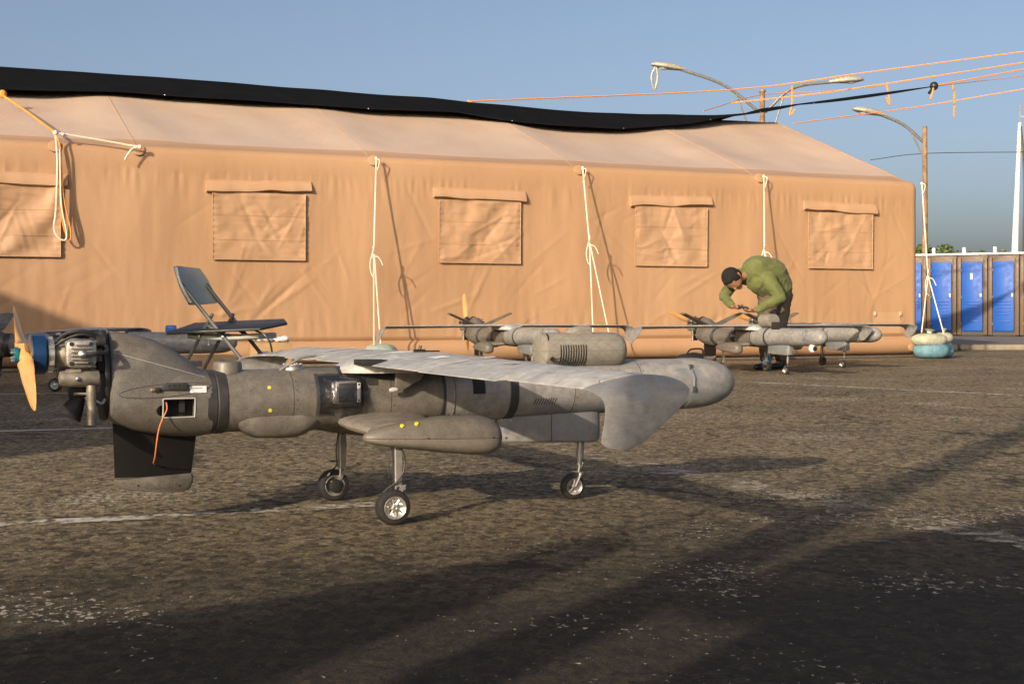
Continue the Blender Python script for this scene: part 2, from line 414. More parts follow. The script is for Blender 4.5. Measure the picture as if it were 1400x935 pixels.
def build_drone(vtail=False, top_pod=True, prop_rot=-65, detail=True, loose=True):
    root = thing('drone_aircraft', 'x', 'drone')
    # ---------- tail cone with hump
    tab = [(-.968, .690, .392, .112), (-.960, .705, .386, .124), (-.93, .709, .371, .130), (-.873, .697, .348, .1325), (-.805, .681, .333, .133), (-.736, .647, .322, .131), (-.682, .610, .319, .126), (-.640, .572, .319, .120), (-.600, .560, .325, .117)]
    secs = []
    for i in range(len(tab)):
        u, tp, bt, hw = tab[i]; c0 = .452; sec = []
        for j in range(40):
            a = 2*math.pi*j/40; s_, k = math.sin(a), math.cos(a)
            if k >= 0:
                hump = min(1, max(0, (tp-.57)/.12))
                sec.append(P3(u, hw*s_*(1 - .30*hump*k**1.2), c0 + (tp-c0)*k))
            else: sec.append(P3(u, hw*math.copysign(abs(s_)**.8, s_), c0 + (c0-bt)*k))
        secs.append(sec)
    me = MB().loft(secs).mesh('tail_cone', smooth=35)
    if detail:
        c1 = MB().box(P3(-.729, .12, .433), (.118, .12, .070)).mesh('c', bevel=.004, smooth=0)
        c2 = MB().lathe(P3(-.79, .16, .425), (0, 1, 0), [(0, .020), (.08, .020)], 20).mesh('c', smooth=0)
        me = boolean_cut(me, [c1, c2]); me.materials.clear(); me.shade_smooth(); me.set_sharp_from_angle(angle=R(35))
    tail = link('tail_cone', me, M['paint'], root)
    def tail_hw(u, h):
        u_, tp, bt, hw = (u, *interp(tab, u)); c0 = .452
        if h >= c0:
            k = min(.999, (h-c0)/(tp-c0)); hump = min(1, max(0, (tp-.57)/.12)); return hw*math.sqrt(1-k*k)*(1-.30*hump*k**1.2)
        k = min(.999, (c0-h)/(c0-bt)); return hw*(1-k*k)**.4
    # engine bulkhead
    m = MB(); pl = []
    for j in range(32):
        a = 2*math.pi*j/32; pl.append(P3(-.978, .118*math.sin(a)*(1 if math.cos(a) < 0 else .85+.15*(1-math.cos(a))), .55+.165*math.cos(a)))
    m.prism(pl, (.018, 0, 0)); m.build('bulkhead', M['black'], root, bevel=.004)
    # ventral fin
    def finsec(h, u0, u1, t):
        n = 8; top = []; bot = []
        for i in range(n+1):
            x = i/n; th = t*math.sin(math.pi*min(1, x*.9+.05))**.6
            top.append(P3(u0+(u1-u0)*x, th/2, h)); bot.append(P3(u0+(u1-u0)*x, -th/2, h))
        return top + bot[::-1]
    m = MB(); m.loft([finsec(.40, -.944, -.632, .030), finsec(.178, -.936, -.661, .022)])
    fin = m.build('ventral_fin', M['carbon'], root)
    def tipsec(k):
        t0 = [(-.938, .1725), (-.80, .178), (-.659, .1835), (-.655, .172), (-.656, .150), (-.668, .126), (-.69, .117), (-.72, .115), (-.80, .122), (-.90, .134), (-.936, .145)]
        return t0
    m = MB(); pl = tipsec(0); n_ = len(pl); cu = sum(p[0] for p in pl)/n_; ch = sum(p[1] for p in pl)/n_
    m.loft([[P3(cu+(p[0]-cu)*s_, y, ch+(p[1]-ch)*s_) for p in pl] for s_, y in ((.93, -.017), (1, -.011), (1, .011), (.93, .017))])
    ft = m.build('fin_tip', M['paint'], root, smooth=60)
    if detail:
        for uu, hh in ((-.855, .148), (-.705, .140)):
            MB().lathe(P3(uu, .0165, hh), (0, -1, 0), [(0, .004), (.0015, .004), (.0016, .001)], 8).build('screw', M['void'], ft)
    # ---------- fuselage tubes
    def tube_part(name, u0, u1, mat, extra=0.0, nose=False, k=10):
        ss = [ring(u0 + (u1-u0)*i/k, cz(u0+(u1-u0)*i/k), fr(u0+(u1-u0)*i/k)+extra) for i in range(k+1)]
        if nose:
            for i in range(1, 15):
                a = math.pi/2*i/14; u = u1 + .215*math.sin(a)**1.0; ss.append(ring(u, cz(u), max(.0005, (fr(u1)+extra)*math.cos(a)**.85)))
        return MB().loft(ss).build(name, mat, root)
    rear = tube_part('rear_fuselage', -.6, .10, M['paint'])
    mid_ = tube_part('centre_fuselage', .1005, .3045, M['paint'])
    mi2 = tube_part('wing_fuselage', .305, .60, M['nosepaint'])
    fro = tube_part('front_fuselage', .6005, 1.44, M['nosepaint'])
    nose = tube_part('nose_cone', 1.4405, 1.492, M['nosepaint'], .0012, nose=True, k=3)
    for u0, u1, mt in ((-.625, -.585, 'band'), (-.583, -.545, 'band'), (.296, .312, 'band'), (.345, .352, 'paint'), (.588, .626, 'band'), (-.115, -.045, 'band')):
        MB().loft([ring(u0, cz(u0), fr(u0)+.0005), ring(u0+.003, cz(u0), fr(u0)+.0035), ring(u1-.003, cz(u1), fr(u1)+.0035), ring(u1, cz(u1), fr(u1)+.0005)]).build('joint_band', M[mt], root)
    # nose latch
    lt = MB(); lt.tube([on_side(1.445, .535, .006), on_side(1.447, .50, .008), on_side(1.445, .462, .006)], .005, 8)
    lt.box(on_side(1.445, .545, .004), (.014, .014, .020)); lt.box(on_side(1.445, .452, .004), (.014, .014, .022)); lt.build('nose_latch', M['metal'], nose)
    # belly fairing
    bs = []
    for u, b, hw in ((-.545, .372, .060), (-.515, .358, .086), (-.475, .330, .098), (-.43, .306, .101), (-.34, .302, .102), (-.27, .303, .101), (-.235, .318, .098), (-.195, .345, .086), (-.165, .365, .060)):
        q = []
        for a in [2*math.pi*j/28 for j in range(28)]:
            k, n_ = math.cos(a), math.sin(a)
            q.append(P3(u, hw*math.copysign(abs(n_)**.55, n_), .392 + ((.392-b)*math.copysign(abs(k)**.62, k) if k < 0 else .02*k)))
        bs.append(q)
    MB().loft(bs).build('belly_fairing', M['paint'], root)
    # keel box of the nose gear
    kb = []
    for u, hw, b in ((.578, .020, .262), (.584, .034, .252), (.60, .044, .249), (.80, .052, .243), (.98, .052, .2375), (1.015, .046, .2385), (1.035, .03, .248)):
        kb.append([P3(u, -hw, .40), P3(u, hw, .40), P3(u, hw*1.0, b+.012), P3(u, hw*.9, b+.003), P3(u, hw*.7, b), P3(u, -hw*.7, b), P3(u, -hw*.9, b+.003), P3(u, -hw*1.0, b+.012)])
    kbo = MB().loft(kb).build('keel_fairing', M['nosepaint'], root, smooth=50)
    if detail:
        for uu, hh in ((.895, .292), (.975, .298), (.60, .27), (.62, .34)):
            MB().lathe(P3(uu, .0515 if uu > .7 else .044, hh), (0, -1, 0), [(0, .0055), (.002, .005), (.0025, .002)], 10).build('screw', M['metal'], kbo)
        MB().box(P3(.80, .0521, .31), (.003, .001, .12)).build('panel_seam', M['band'], kbo)
    # ---------- wing
    hb = MB(); ws = []
    for u, tp, w_ in ((-.10, .562, .07), (-.06, .580, .11), (.0, .594, .15), (.12, .612, .17), (.26, .616, .17), (.34, .606, .15), (.39, .590, .11), (.44, .572, .06)):
        ws.append([P3(u, -w_, .545), P3(u, w_, .545), P3(u, w_, tp-.014), P3(u, w_*.82, tp-.002), P3(u, w_*.3, tp+.003), P3(u, -w_*.3, tp+.003), P3(u, -w_*.82, tp-.002), P3(u, -w_, tp-.014)])
    hb.loft(ws).build('wing_saddle', M['wingpaint'], root, smooth=50)
    def wing_line(v):
        t = max(0, (abs(v)-.13)/(1.69-.13)); return (-.03+.136*t, .581-.021*t, .365-.071*t, .600-.004*t, .034-.016*t)
    B = 1.69
    for s_ in (1, -1):
        m = MB(); sec = []
        for i in range(13):
            v = .13 + (B-.13)*i/12; a, h0, b, h1, t = wing_line(v); sec.append(airfoil(a, h0, b, h1, s_*v, t, 10, .30, 1.0))
        wg = m.loft(sec).build('wing_panel', M['wingpaint'], root, smooth=30)
        for v0, v1, aft, drop in ((.15, .66, 0, .004), (.675, 1.22, .035, .002), (1.235, 1.675, 0, 0)):
            sec = []
            for i in range(5):
                v = v0 + (v1-v0)*i/4; a, h0, b, h1, t = wing_line(v)
                hx = a+(b-a)*.30; hh = h0+(h1-h0)*.30 + .028*math.sin(math.pi*.3)*(b-a)
                sec.append([P3(hx-.005, s_*v, hh+.010), P3((a+hx)/2-aft/2, s_*v, (h0+hh)/2+.009-drop*.5), P3(a-aft, s_*v, h0+.0015-drop), P3(a-aft, s_*v, h0-.0015-drop), P3((a+hx)/2-aft/2, s_*v, (h0+hh)/2-.006-drop*.5), P3(hx-.005, s_*v, hh-.010)])
            MB().loft(sec).build('flap', M['wingpaint'], wg, smooth=30)
        # drooped winglet, lofted round the bend
        a, h0, b, h1, t = wing_line(B)
        if s_ == 1 or not loose:
            st = [(1.6905, .104, .5605, .295, .596), (1.715, .112, .556, .335, .594), (1.74, .122, .545, .375, .583), (1.758, .128, .528, .398, .566), (1.768, .128, .505, .400, .545), (1.774, .122, .470, .365, .505), (1.778, .112, .430, .29, .445), (1.780, .110, .412, .235, .408), (1.780, .130, .398, .195, .392)]
        else:
            st = [(1.6905, .104, .5605, .295, .596), (1.74, .05, .560, .28, .590), (1.79, -.02, .550, .24, .578), (1.81, -.06, .528, .22, .552), (1.82, -.08, .50, .20, .52), (1.825, -.06, .46, .17, .47), (1.828, -.02, .42, .12, .425)]
        sec = []
        for i, (v, u0, hh0, u1, hh1) in enumerate(st):
            # thickness direction: up at the seam, outward lower down
            q = min(1, i/(len(st)*.5)); tv, tz = math.sin(q*math.pi/2), math.cos(q*math.pi/2); top = []; bot = []
            for j in range(9):
                x = j/8; th = (.017-.006*i/len(st))*(math.sin(math.pi*min(1, x*.93+.035))**.55)*.55
                cu, ch = u0+(u1-u0)*x, hh0+(hh1-hh0)*x
                top.append(P3(cu, s_*(v+th*tv), ch+th*tz)); bot.append(P3(cu, s_*(v-th*tv), ch-th*tz))
            sec.append(top+bot[::-1])
        # curved continuous surface
        dense = []
        for i in range(len(sec)-1):
            for k in range(3):
                f = k/3; a_, b_, c_, d_ = sec[max(0, i-1)], sec[i], sec[i+1], sec[min(len(sec)-1, i+2)]
                dense.append([.5*((2*q1)+(q2-q0)*f+(2*q0-5*q1+4*q2-q3)*f*f+(3*q1-q0-3*q2+q3)*f**3) for q0, q1, q2, q3 in zip(a_, b_, c_, d_)])
        dense.append(sec[-1])
        MB().loft(dense).build('winglet', M['nosepaint'], wg, smooth=50)
    # ---------- main gear sponsons, struts, wheels
    for s_ in (1, -1):
        V = .346*s_
        prof = [(-.108, .324, .320, .004), (-.100, .334, .307, .020), (-.07, .347, .296, .036), (-.013, .363, .284, .050), (.073, .378, .272, .060), (.189, .392, .256, .067), (.307, .391, .243, .068), (.36, .387, .240, .066), (.40, .374, .246, .060), (.425, .352, .262, .046), (.437, .325, .285, .024), (.440, .31, .30, .006)]
        up = []; lo = []
        for u, tp, bt, hw in prof:
            c0 = .318 - .014*(u+.1)/.54
            tp = max(tp, c0+.002); bt = min(bt, c0-.002)
            up.append([P3(u, V+hw*math.cos(math.pi*j/14), c0+.0008+(tp-c0)*math.sin(math.pi*j/14)**.8) for j in range(15)])
            lo.append([P3(u, V+hw*math.cos(math.pi*j/14), c0-.0008-(c0-bt)*math.sin(math.pi*j/14)**.8) for j in range(15)])
        MB().loft(up).build('sponson_top', M['podpaint'], root, smooth=50)
        MB().loft(lo).build('sponson_bottom', M['podlow'], root, smooth=50)
        # stub fairing between fuselage and sponson
        sec = []
        for v, u0, u1, h0, h1 in ((.03, -.10, .26, .335, .40), (.10, -.125, .24, .325, .392), (.17, -.12, .22, .318, .388), (.24, -.105, .20, .313, .382), (.32, -.08, .18, .308, .37)):
            sec.append([P3((u0+u1)/2+(u1-u0)/2*math.cos(2*math.pi*j/24), s_*v, (h0+h1)/2+(h1-h0)/2*math.copysign(abs(math.sin(2*math.pi*j/24))**.8, math.sin(2*math.pi*j/24))) for j in range(24)])
        MB().loft(sec).build('stub_fairing', M['podlow'] if s_ == 1 else M['paint'], root)
        stt = MB(); vo = .335*s_
        stt.tube([P3(.022, vo, .30), P3(.024, vo, .135)], .0095, 10); stt.box(P3(.034, vo, .205), (.018, .020, .14))
        so = stt.build('gear_strut', M['strut'], root)
        stl = MB(); stl.tube([P3(.022, vo, .16), P3(.022, vo, .10)], .0065, 8); stl.box(P3(.0135, vo, .215), (.005, .012, .15)); stl.build('strut_piston', M['metal'], so)
        lk = MB(); pv = P3(.050, vo, .128); ax = P3(0, V+s_*.004, .065)
        for dv in (-.010, .010):
            lk.prism([pv+P3(.010, 0, .014), pv+P3(-.012, 0, .010), ax+P3(-.011, 0, -.004), ax+P3(.003, 0, -.010)], (0, .005, 0)); lk.v[-8:] = [(x, y-dv, z) for x, y, z in lk.v[-8:]]
        lk.tube([pv+P3(0, -.016, 0), pv+P3(0, .016, 0)], .006, 8)
        lk.tube([P3(.046, vo, .13), P3(.03, vo, .175)], .006, 8)
        lk.build('trailing_link', M['strut'], so)
        wheel(root, P3(0, V+s_*.018, .065), .065, .050, s_, 8)
        MB().lathe(P3(0, V-s_*.01, .065), (0, -s_, 0), [(-.014, .020), (-.012, .026), (-.004, .028), (.008, .028)], 20).build('brake_disc', M['black'], root)
        MB().box(P3(-.012, V-s_*.014, .075), (.018, .016, .024)).build('brake_caliper', M['brass'], root, bevel=.003)
        cb = MB(); cb.tube(spline([P3(.032, vo+.014*s_, .29), P3(.052, vo+.02*s_, .24), P3(.045, vo+.02*s_, .19), P3(.02, vo+.02*s_, .155), P3(-.015, vo, .125), P3(-.045, vo, .085), P3(-.04, vo, .07)], 5), .0032, 6)
        cb.tube(spline([P3(.012, vo-.01*s_, .29), P3(.0, vo-.012*s_, .22), P3(.004, vo-.014*s_, .15)], 5), .003, 6)
        cb.tube([P3(.01, vo, .165), P3(-.02, vo, .165)], .003, 6)
        cb.build('brake_cable', M['black'], so)
        MB().tube([P3(-.022, vo, .118), P3(-.031, vo, .106)], .0042, 6).build('cable_sleeve', M['white'], so)
    # ---------- nose gear
    st_ = MB(); st_.tube([P3(.962, 0, .25), P3(.957, 0, .165)], .0155, 12); st_.tube([P3(.957, 0, .166), P3(.956, 0, .14)], .011, 10)
    ng = st_.build('nose_gear_strut', M['strut'], root)
    fk = MB(); fk.tube([P3(.956, 0, .142), P3(.95, 0, .112)], .008, 8); fk.tube([P3(.972, 0, .15), P3(.952, 0, .112)], .0035, 6)
    fk.box(P3(.946, 0, .108), (.026, .062, .010))
    for dv in (-.027, .027): fk.tube([P3(.948, dv, .108), P3(.922, dv, .055)], [.0085, .007], 8)
    fk.tube([P3(.923, -.031, .054), P3(.923, .031, .054)], .006, 8)
    fk.build('nose_fork', M['metal'], ng)
    wheel(root, P3(.923, 0, .054), .054, .034, 1, 5)
    # ---------- engine
    E0 = .627
    eg = MB(); eg.lathe(P3(0, 0, E0), (1, 0, 0), [(-1.155, .036), (-1.15, .040), (-1.10, .046), (-1.06, .056), (-1.0, .056), (-.998, .045)], 20); eg.box(P3(-1.03, 0, E0-.01), (.09, .10, .11))
    eng = eg.build('engine_crankcase', M['grime'], root)
    for s_ in (1, -1):
        cy = MB()
        for k in range(6): cy.box(P3(-1.073, s_*(.058+.012*k), E0+.006), (.086, .005, .086))
        cy.lathe(P3(-1.073, s_*.04, E0+.006), (0, -s_, 0), [(0, .032), (.09, .032)], 16)
        co_ = cy.build('engine_cylinder', M['alu'], root, bevel=.002, seg=1)
        hd = MB(); hp = []
        for j in range(32):
            a = 2*math.pi*j/32; ca, sa = math.cos(a), math.sin(a)
            hp.append((math.copysign(abs(ca)**.42, ca)*.052, math.copysign(abs(sa)**.42, sa)*.049))
        hd.loft([[P3(-1.073+x*k, s_*v, E0+.006+y*k) for x, y in hp] for v, k in ((.128, .96), (.134, 1), (.150, 1), (.156, .95))])
        for k in range(6): hd.box(P3(-1.073, s_*.160, E0+.006+(k-2.5)*.0125), (.070 if 0 < k < 5 else .045, .012, .005))
        ho = hd.build('cylinder_head', M['alu'], co_, bevel=.0012, seg=1)
        for dx in (-.033, .033):
            for dz in (-.034, .034): MB().lathe(P3(-1.073+dx, s_*.156, E0+.006+dz), (0, -s_, 0), [(0, .008), (.003, .0075), (.0032, .003)], 8).build('head_bolt', M['void'], ho)
        pg = MB(); pg.lathe(P3(-1.068, s_*.155, E0+.004), (0, -s_, 0), [(0, .017), (.012, .016), (.016, .010), (.03, .009), (.032, .005)], 10); pg.build('spark_plug', M['metal'], ho)
        ld = MB(); ld.tube(spline([P3(-1.062, s_*.182, E0+.004), P3(-1.03, s_*.185, E0+.006), P3(-1.01, s_*.17, E0+.008), P3(-.985, s_*.13, E0+.012), P3(-.982, s_*.10, E0+.03)], 5), .0075, 8); ld.build('plug_lead', M['black'], ho)
        ms = MB(); ms.tube([P3(-1.12, s_*.125, E0-.062), P3(-1.075, s_*.125, E0-.055), P3(-1.075, s_*.115, E0-.03)], .014, 10); ms.build('exhaust_manifold', M['grime'], co_)
    mf = MB(); mf.lathe(P3(-1.145, .115, E0-.082), (1, 0, 0), [(0, .012), (.004, .026), (.03, .030), (.13, .030), (.136, .028), (.138, .01)], 20)
    mo = mf.build('muffler', M['grime'], root)
    ep = MB(); ep.lathe(P3(-1.035, .125, E0-.105), (.0, 0, -1), [(0, .017), (.01, .0175), (.04, .0172), (.042, .0165), (.135, .0165), (.139, .0175), (.14, .0125), (.10, .012)], 18, caps=False); ep.build('exhaust_pipe', M['grime'], mo)
    MB().lathe(P3(-1.083, .148, E0-.082), (0, -1, 0), [(-.006, .009), (.003, .008), (.005, .004)], 10).build('drain_plug', M['metal'], mo)
    cbt = MB(); cbt.box(P3(-1.075, .05, .50), (.055, .05, .05)); cbt.lathe(P3(-1.03, .09, .50), (0, -1, 0), [(0, .014), (.03, .014)], 12); cbt.box(P3(-1.02, .08, .47), (.02, .03, .05)); cb2 = cbt.build('carburettor', M['black'], root, bevel=.004)
    dct = MB(); d0, d1 = P3(-1.065, .05, .478), P3(-1.105, .055, .408)
    dct.tube([d0, d0*.5+d1*.5, d1], [.022, .036, .048], 18); dct.build('air_intake_duct', M['black'], cb2)
    bt_ = MB(); bt_.tube([P3(-1.09, .085, .49), P3(-1.03, .10, .49)], .006, 8); bt_.lathe(P3(-1.045, .105, .475), (0, -1, 0), [(0, .01), (.012, .01)], 8); bt_.tube(spline([P3(-1.03, .1, .475), P3(-1.0, .11, .455), P3(-.985, .10, .47)], 4), .005, 6); bt_.build('fuel_fitting', M['metal'], cb2)
    for vv, hh in ((.075, E0+.045), (.075, E0-.045), (-.075, E0+.045), (-.075, E0-.045)):
        MB().lathe(P3(-1.012, vv, hh), (1, 0, 0), [(0, .016), (.004, .022), (.03, .022), (.034, .018)], 14).build('engine_mount', M['rubber'], root)
        MB().lathe(P3(-1.03, vv, hh), (1, 0, 0), [(0, .008), (.02, .008)], 8).build('mount_bolt', M['metal'], root)
    cl = MB()
    cl.tube(spline([P3(-1.155, .02, E0+.035), P3(-1.11, .05, E0+.075), P3(-1.05, .07, E0+.083), P3(-.99, .06, E0+.06)], 6), .007, 8)
    cl.tube(spline([P3(-1.15, .04, E0+.03), P3(-1.10, .07, E0+.062), P3(-1.05, .085, E0+.072), P3(-.99, .07, E0+.05)], 6), .005, 8); cl.build('ignition_cables', M['black'], root)
    # generator ring, clamp, propeller
    fl = MB(); fl.lathe(P3(0, 0, E0), (1, 0, 0), [(-1.224, .066), (-1.222, .070), (-1.180, .070), (-1.176, .066), (-1.176, .03)], 40, caps=True); gen = fl.build('generator_ring', M['blue'], root)
    fl = MB(); fl.lathe(P3(0, 0, E0), (1, 0, 0), [(-1.232, .030), (-1.232, .058), (-1.229, .0715), (-1.2235, .0715), (-1.2235, .05)], 40); fl.build('generator_cover', M['metal'], gen)
    fl = MB(); fl.lathe(P3(0, 0, E0), (1, 0, 0), [(-1.170, .050), (-1.170, .058), (-1.150, .058), (-1.150, .048)], 30)
    for k in range(6):
        a = k*1.047; fl.box(P3(-1.160, .058*math.sin(a), E0+.058*math.cos(a)), (.016, .014, .012))
    fl.build('clamp_ring', M['chrome'], gen)
    MB().lathe(P3(0, 0, E0), (1, 0, 0), [(-1.178, .036), (-1.148, .036)], 20).build('generator_shaft', M['grime'], gen)
    # propeller: built round its own hub
    pr = MB(); secs = []
    for k in range(-14, 15):
        t = k/14; r = t*.405; at_ = abs(t)
        ch = interp([(0, .030), (.08, .031), (.2, .030), (.45, .034), (.7, .030), (.9, .021), (1, .004)], at_)[0]
        th = interp([(0, .020), (.08, .019), (.2, .013), (.5, .007), (1, .002)], at_)[0]
        tw = R(interp([(0, 90), (.08, 80), (.2, 48), (.5, 27), (1, 16)], at_)[0])*(1 if t >= 0 else -1)
        if abs(k) < 2: tw = R(90)*(1 if t >= 0 else -1)
        off = 0
        ct, st2 = math.cos(tw), math.sin(tw); sec = []
        for j in range(12):
            a = 2*math.pi*j/12; y = ch*math.cos(a); x = th*math.sin(a)
            # chord along y (tangential) tilted by twist into x (axial)
            if at_ <= .1: sec.append(Vector((.019*math.sin(a), .032*math.cos(a), r)))
            else: sec.append(Vector((x*ct + y*st2*(1 if t > 0 else 1), -x*st2 + y*ct, r)))
        secs.append(sec)
    pr.loft(secs)
    po = pr.build('propeller', M['wood'], root, loc=P3(-1.248, 0, E0), rot=(R(prop_rot), 0, 0))
    hp = MB(); hp.lathe((-.034, 0, 0), (1, 0, 0), [(0, .024), (.002, .028), (.014, .028), (.016, .02)], 20); hub = hp.build('hub_plate', M['teal'], po)
    bo = MB()
    for k in range(6):
        a = k*1.047; bo.lathe((-.044, .019*math.sin(a), .019*math.cos(a)), (1, 0, 0), [(0, .004), (.002, .005), (.012, .005)], 8)
    bo.build('hub_bolts', M['metal'], hub)
    # ---------- V tail
    if vtail:
        for s_ in (1, -1):
            sec = []
            for t in (0, .5, 1):
                v = .085+.37*t; h = .60+.155*t; u0, u1 = -.90+.05*t, -.66-.02*t; th = .012
                sec.append([P3(u0, s_*v, h), P3((u0+u1)/2, s_*(v-th*.4), h+th), P3(u1-.02, s_*(v-th*.3), h+th*.7), P3(u1, s_*v, h), P3(u1-.02, s_*(v+th*.3), h-th*.7), P3((u0+u1)/2, s_*(v+th*.4), h-th)])
            MB().loft(sec).build('tail_fin', M['paint'], root, smooth=50)
    # ---------- top pod with vents and scoop
    if top_pod:
        pc = P3(.95, .02, .617); pd = MB(); r_ = .077
        pd.lathe((0, 0, 0), (1, 0, 0), [(-.192, .066), (-.188, .073), (-.176, r_), (.12, r_), (.155, r_*.97), (.175, r_*.9), (.188, r_*.76), (.192, r_*.6)], 44)
        pod = pd.build('sensor_pod', M['quilt'], root, loc=pc)
        for k in range(11):
            u = -.128+.0115*k; m = MB(); pts = [(u, -(r_+.0012)*math.sin(a), (r_+.0012)*math.cos(a)) for a in [R(70+ i*8.5) for i in range(9)]]
            m.tube(pts, .0021, 5); m.build('vent_slit', M['void'], pod)
        sc_ = MB(); sc_.loft([[Vector((-.075+.115*f, .0+.030*math.cos(a)*k, .068+(.036*math.sin(a)*k if math.sin(a) > 0 else .004*math.sin(a)))) for a in [2*math.pi*j/16 for j in range(16)]] for f, k in ((0, .30), (.2, .75), (.5, .98), (.8, 1.05), (1, 1.0))])
        so_ = sc_.build('air_scoop', M['quilt'], pod)
        m = MB(); m.lathe((.0402, 0, .087), (1, 0, 0), [(0, .014), (.0012, .0135)], 16); m.v = [(x, y*1.5, z) for x, y, z in m.v]; m.build('scoop_mouth', M['void'], so_)
        an = MB(); an.tube([(-.176, -.052, -.06), (-.176, -.074, .0), (-.177, -.055, .06), (-.177, -.04, .073)], .0026, 6); an.box((-.170, -.080, -.03), (.014, .008, .016), Matrix.Rotation(.78, 3, 'Y'))
        an.tube(spline([(-.166, -.080, -.032), (-.13, -.088, -.028), (-.10, -.086, -.045), (-.09, -.07, -.065)], 5), .002, 5); an.build('pod_cable', M['black'], pod)
        sd = MB()
        for du in (-.12, .12): sd.box(P3(.95+du, .0, .567), (.05, .08, .03))
        sd.build('pod_saddle', M['nosepaint'], root)
    if detail:
        # topside fittings
        pk = MB(); pk.lathe(P3(-.525, 0, .548), (0, 0, 1), [(0, .056), (.036, .054), (.044, .050), (.047, .035)], 26); pk.build('antenna_puck', M['paint'], root)
        gp = MB(); gp.lathe(P3(-.275, .0, .556), (0, 0, 1), [(0, .046), (.006, .047), (.012, .044)], 26); gpo = gp.build('sensor_base', M['alu'], root)
        gp = MB(); gp.lathe(P3(-.275, .0, .568), (0, 0, 1), [(0, .036), (.008, .040), (.012, .038), (.012, .02)], 26)
        for k in range(8):
            a = k*.785; gp.lathe(P3(-.275+.034*math.cos(a), .034*math.sin(a), .577), (0, 0, 1), [(0, .005), (.006, .005)], 8)
        gp.build('sensor_ring', M['chrome'], gpo)
        gp = MB(); gp.tube([P3(-.335, .03, .556), P3(-.25, .03, .605), P3(-.19, .03, .612)], .006, 6); gp.build('sensor_strap', M['strut'], gpo)
        # antenna on the wing saddle
        an = MB(); an.box(P3(.25, -.02, .624), (.045, .02, .012)); an.tube([P3(.25, -.02, .625), P3(.255, -.02, .645)], .006, 6); an.box(P3(.30, -.02, .622), (.07, .01, .006)); an.build('wing_antenna', M['black'], root)
        sl_ = MB(); sl_.box(P3(-.012, .15, .588), (.10, .11, .020)); sl_.build('wing_lock_slot', M['void'], root, bevel=.003)
        # yellow inspection caps
        for u, h in ((-.392, .497), (-.390, .413)):
            p = on_side(u, h, -.001); d = (p - P3(u, 0, cz(u))).normalized()
            MB().lathe(p, d, [(0, .0075), (.003, .007), (.0035, .003)], 12).build('inspection_cap', M['yellow'], rear)
        for u, h, v in ((.03, .3655, .384), (.085, .371, .388)):
            MB().lathe(P3(u, v, h-.002), (0, -.6, .8), [(-.004, .0085), (.002, .008), (.003, .003)], 12).build('sponson_cap', M['yellow'], root)
        for u in (.12, .26, .38):
            MB().lathe(P3(u, .346+.064, .322-.014*(u+.1)/.54), (0, -1, 0), [(-.002, .004), (.003, .0035)], 8).build('sponson_screw', M['metal'], root)
        for k in range(14):
            u = -.02+.022*k*2; p = on_side(u, .375, -.0005); d = (p - P3(u, 0, cz(u))).normalized()
            MB().lathe(p, d, [(0, .0028), (.001, .0026)], 6).build('fuselage_screw', M['void'], mid_)
        for u in (-.30, .085, .88, 1.20):
            par = rear if u < .1 else fro
            MB().loft([ring(u-.0012, cz(u), fr(u)+.0002), ring(u-.0008, cz(u), fr(u)+.0008), ring(u+.0008, cz(u), fr(u)+.0008), ring(u+.0012, cz(u), fr(u)+.0002)]).build('panel_joint', M['band'], par)
            for k in range(7):
                an_ = R(35+18*k); d = P3(0, math.sin(an_), math.cos(an_)); MB().lathe(P3(u+.012, 0, cz(u))+d*(fr(u)-.0005), d, [(0, .0028), (.0012, .0024)], 6).build('joint_screw', M['void'], par)
        # taped electronics box
        tb = side_patch(MB(), -.20, -.03, .393, .536, .0016); tb.build('box_backing', M['band'], rear, fix=False)
        bx = MB(); cb_ = on_side(-.105, .475, .012); bx.box(cb_, (.105, .05, .088)); bxo = bx.build('electronics_box', M['strut'], rear, bevel=.012, seg=1)
        MB().box(cb_ + P3(.003, .0262, .0), (.072, .003, .072)).build('box_plate', M['band'], bxo, bevel=.001)
        MB().box(cb_ + P3(.045, .0262, .0), (.014, .003, .074)).build('box_flange', M['tapepale'], bxo, bevel=.001)
        for dz in (-.03, .03): MB().lathe(cb_+P3(.045, .028, dz), (0, -1, 0), [(0, .004), (.001, .0035)], 8).build('box_screw', M['void'], bxo)
        tp = MB(); g_ = []
        for i in range(25):
            row = []
            for j in range(25):
                u = -.215+.205*i/24; h = .385+.16*j/24; p = on_side(u, min(h, .555), .0035)
                du, dh = abs(u+.105)/.0525, abs(h-.475)/.044; q = max(du, dh)
                w = 1 if q < 1.02 else max(0, 1-(q-1.02)/.42)
                out = .041*w*w*(3-2*w); row.append(P3(p.x, -p.y*1 + max(0, out-.0) + .003*noise.noise(Vector((u*55, h*55, 1))), p.z))
            g_.append(row)
        tp.loft(g_, caps=False, closed=False); tp.build('clear_tape', M['tape'], bxo, fix=False)
        for u0, u1 in ((-.01, .03), (-.075, -.02)):
            side_patch(MB(), u0, u1, .50, .562, .0040).build('tape_strip', M['band'], rear, fix=False)
        side_patch(MB(), .03, .16, .52, .549, .0016).build('tape_strip', M['band'], mid_, fix=False)
        # black vent square, grille slits, side door outline
        side_patch(MB(), .425, .478, .455, .513, .0014).build('side_vent', M['void'], mid_, fix=False)
        for k in range(9):
            u = .70+.0115*k; MB().tube([on_side(u-.004, .405, .0004), on_side(u+.004, .43, .0004)], .0016, 5).build('grille_slit', M['void'], fro)
        for k in range(5):
            MB().tube([on_side(1.06+.0*k, .545-.03*k, .0), on_side(1.06, .520-.03*k, .0)], .0012, 4).build('panel_line', M['band'], fro)
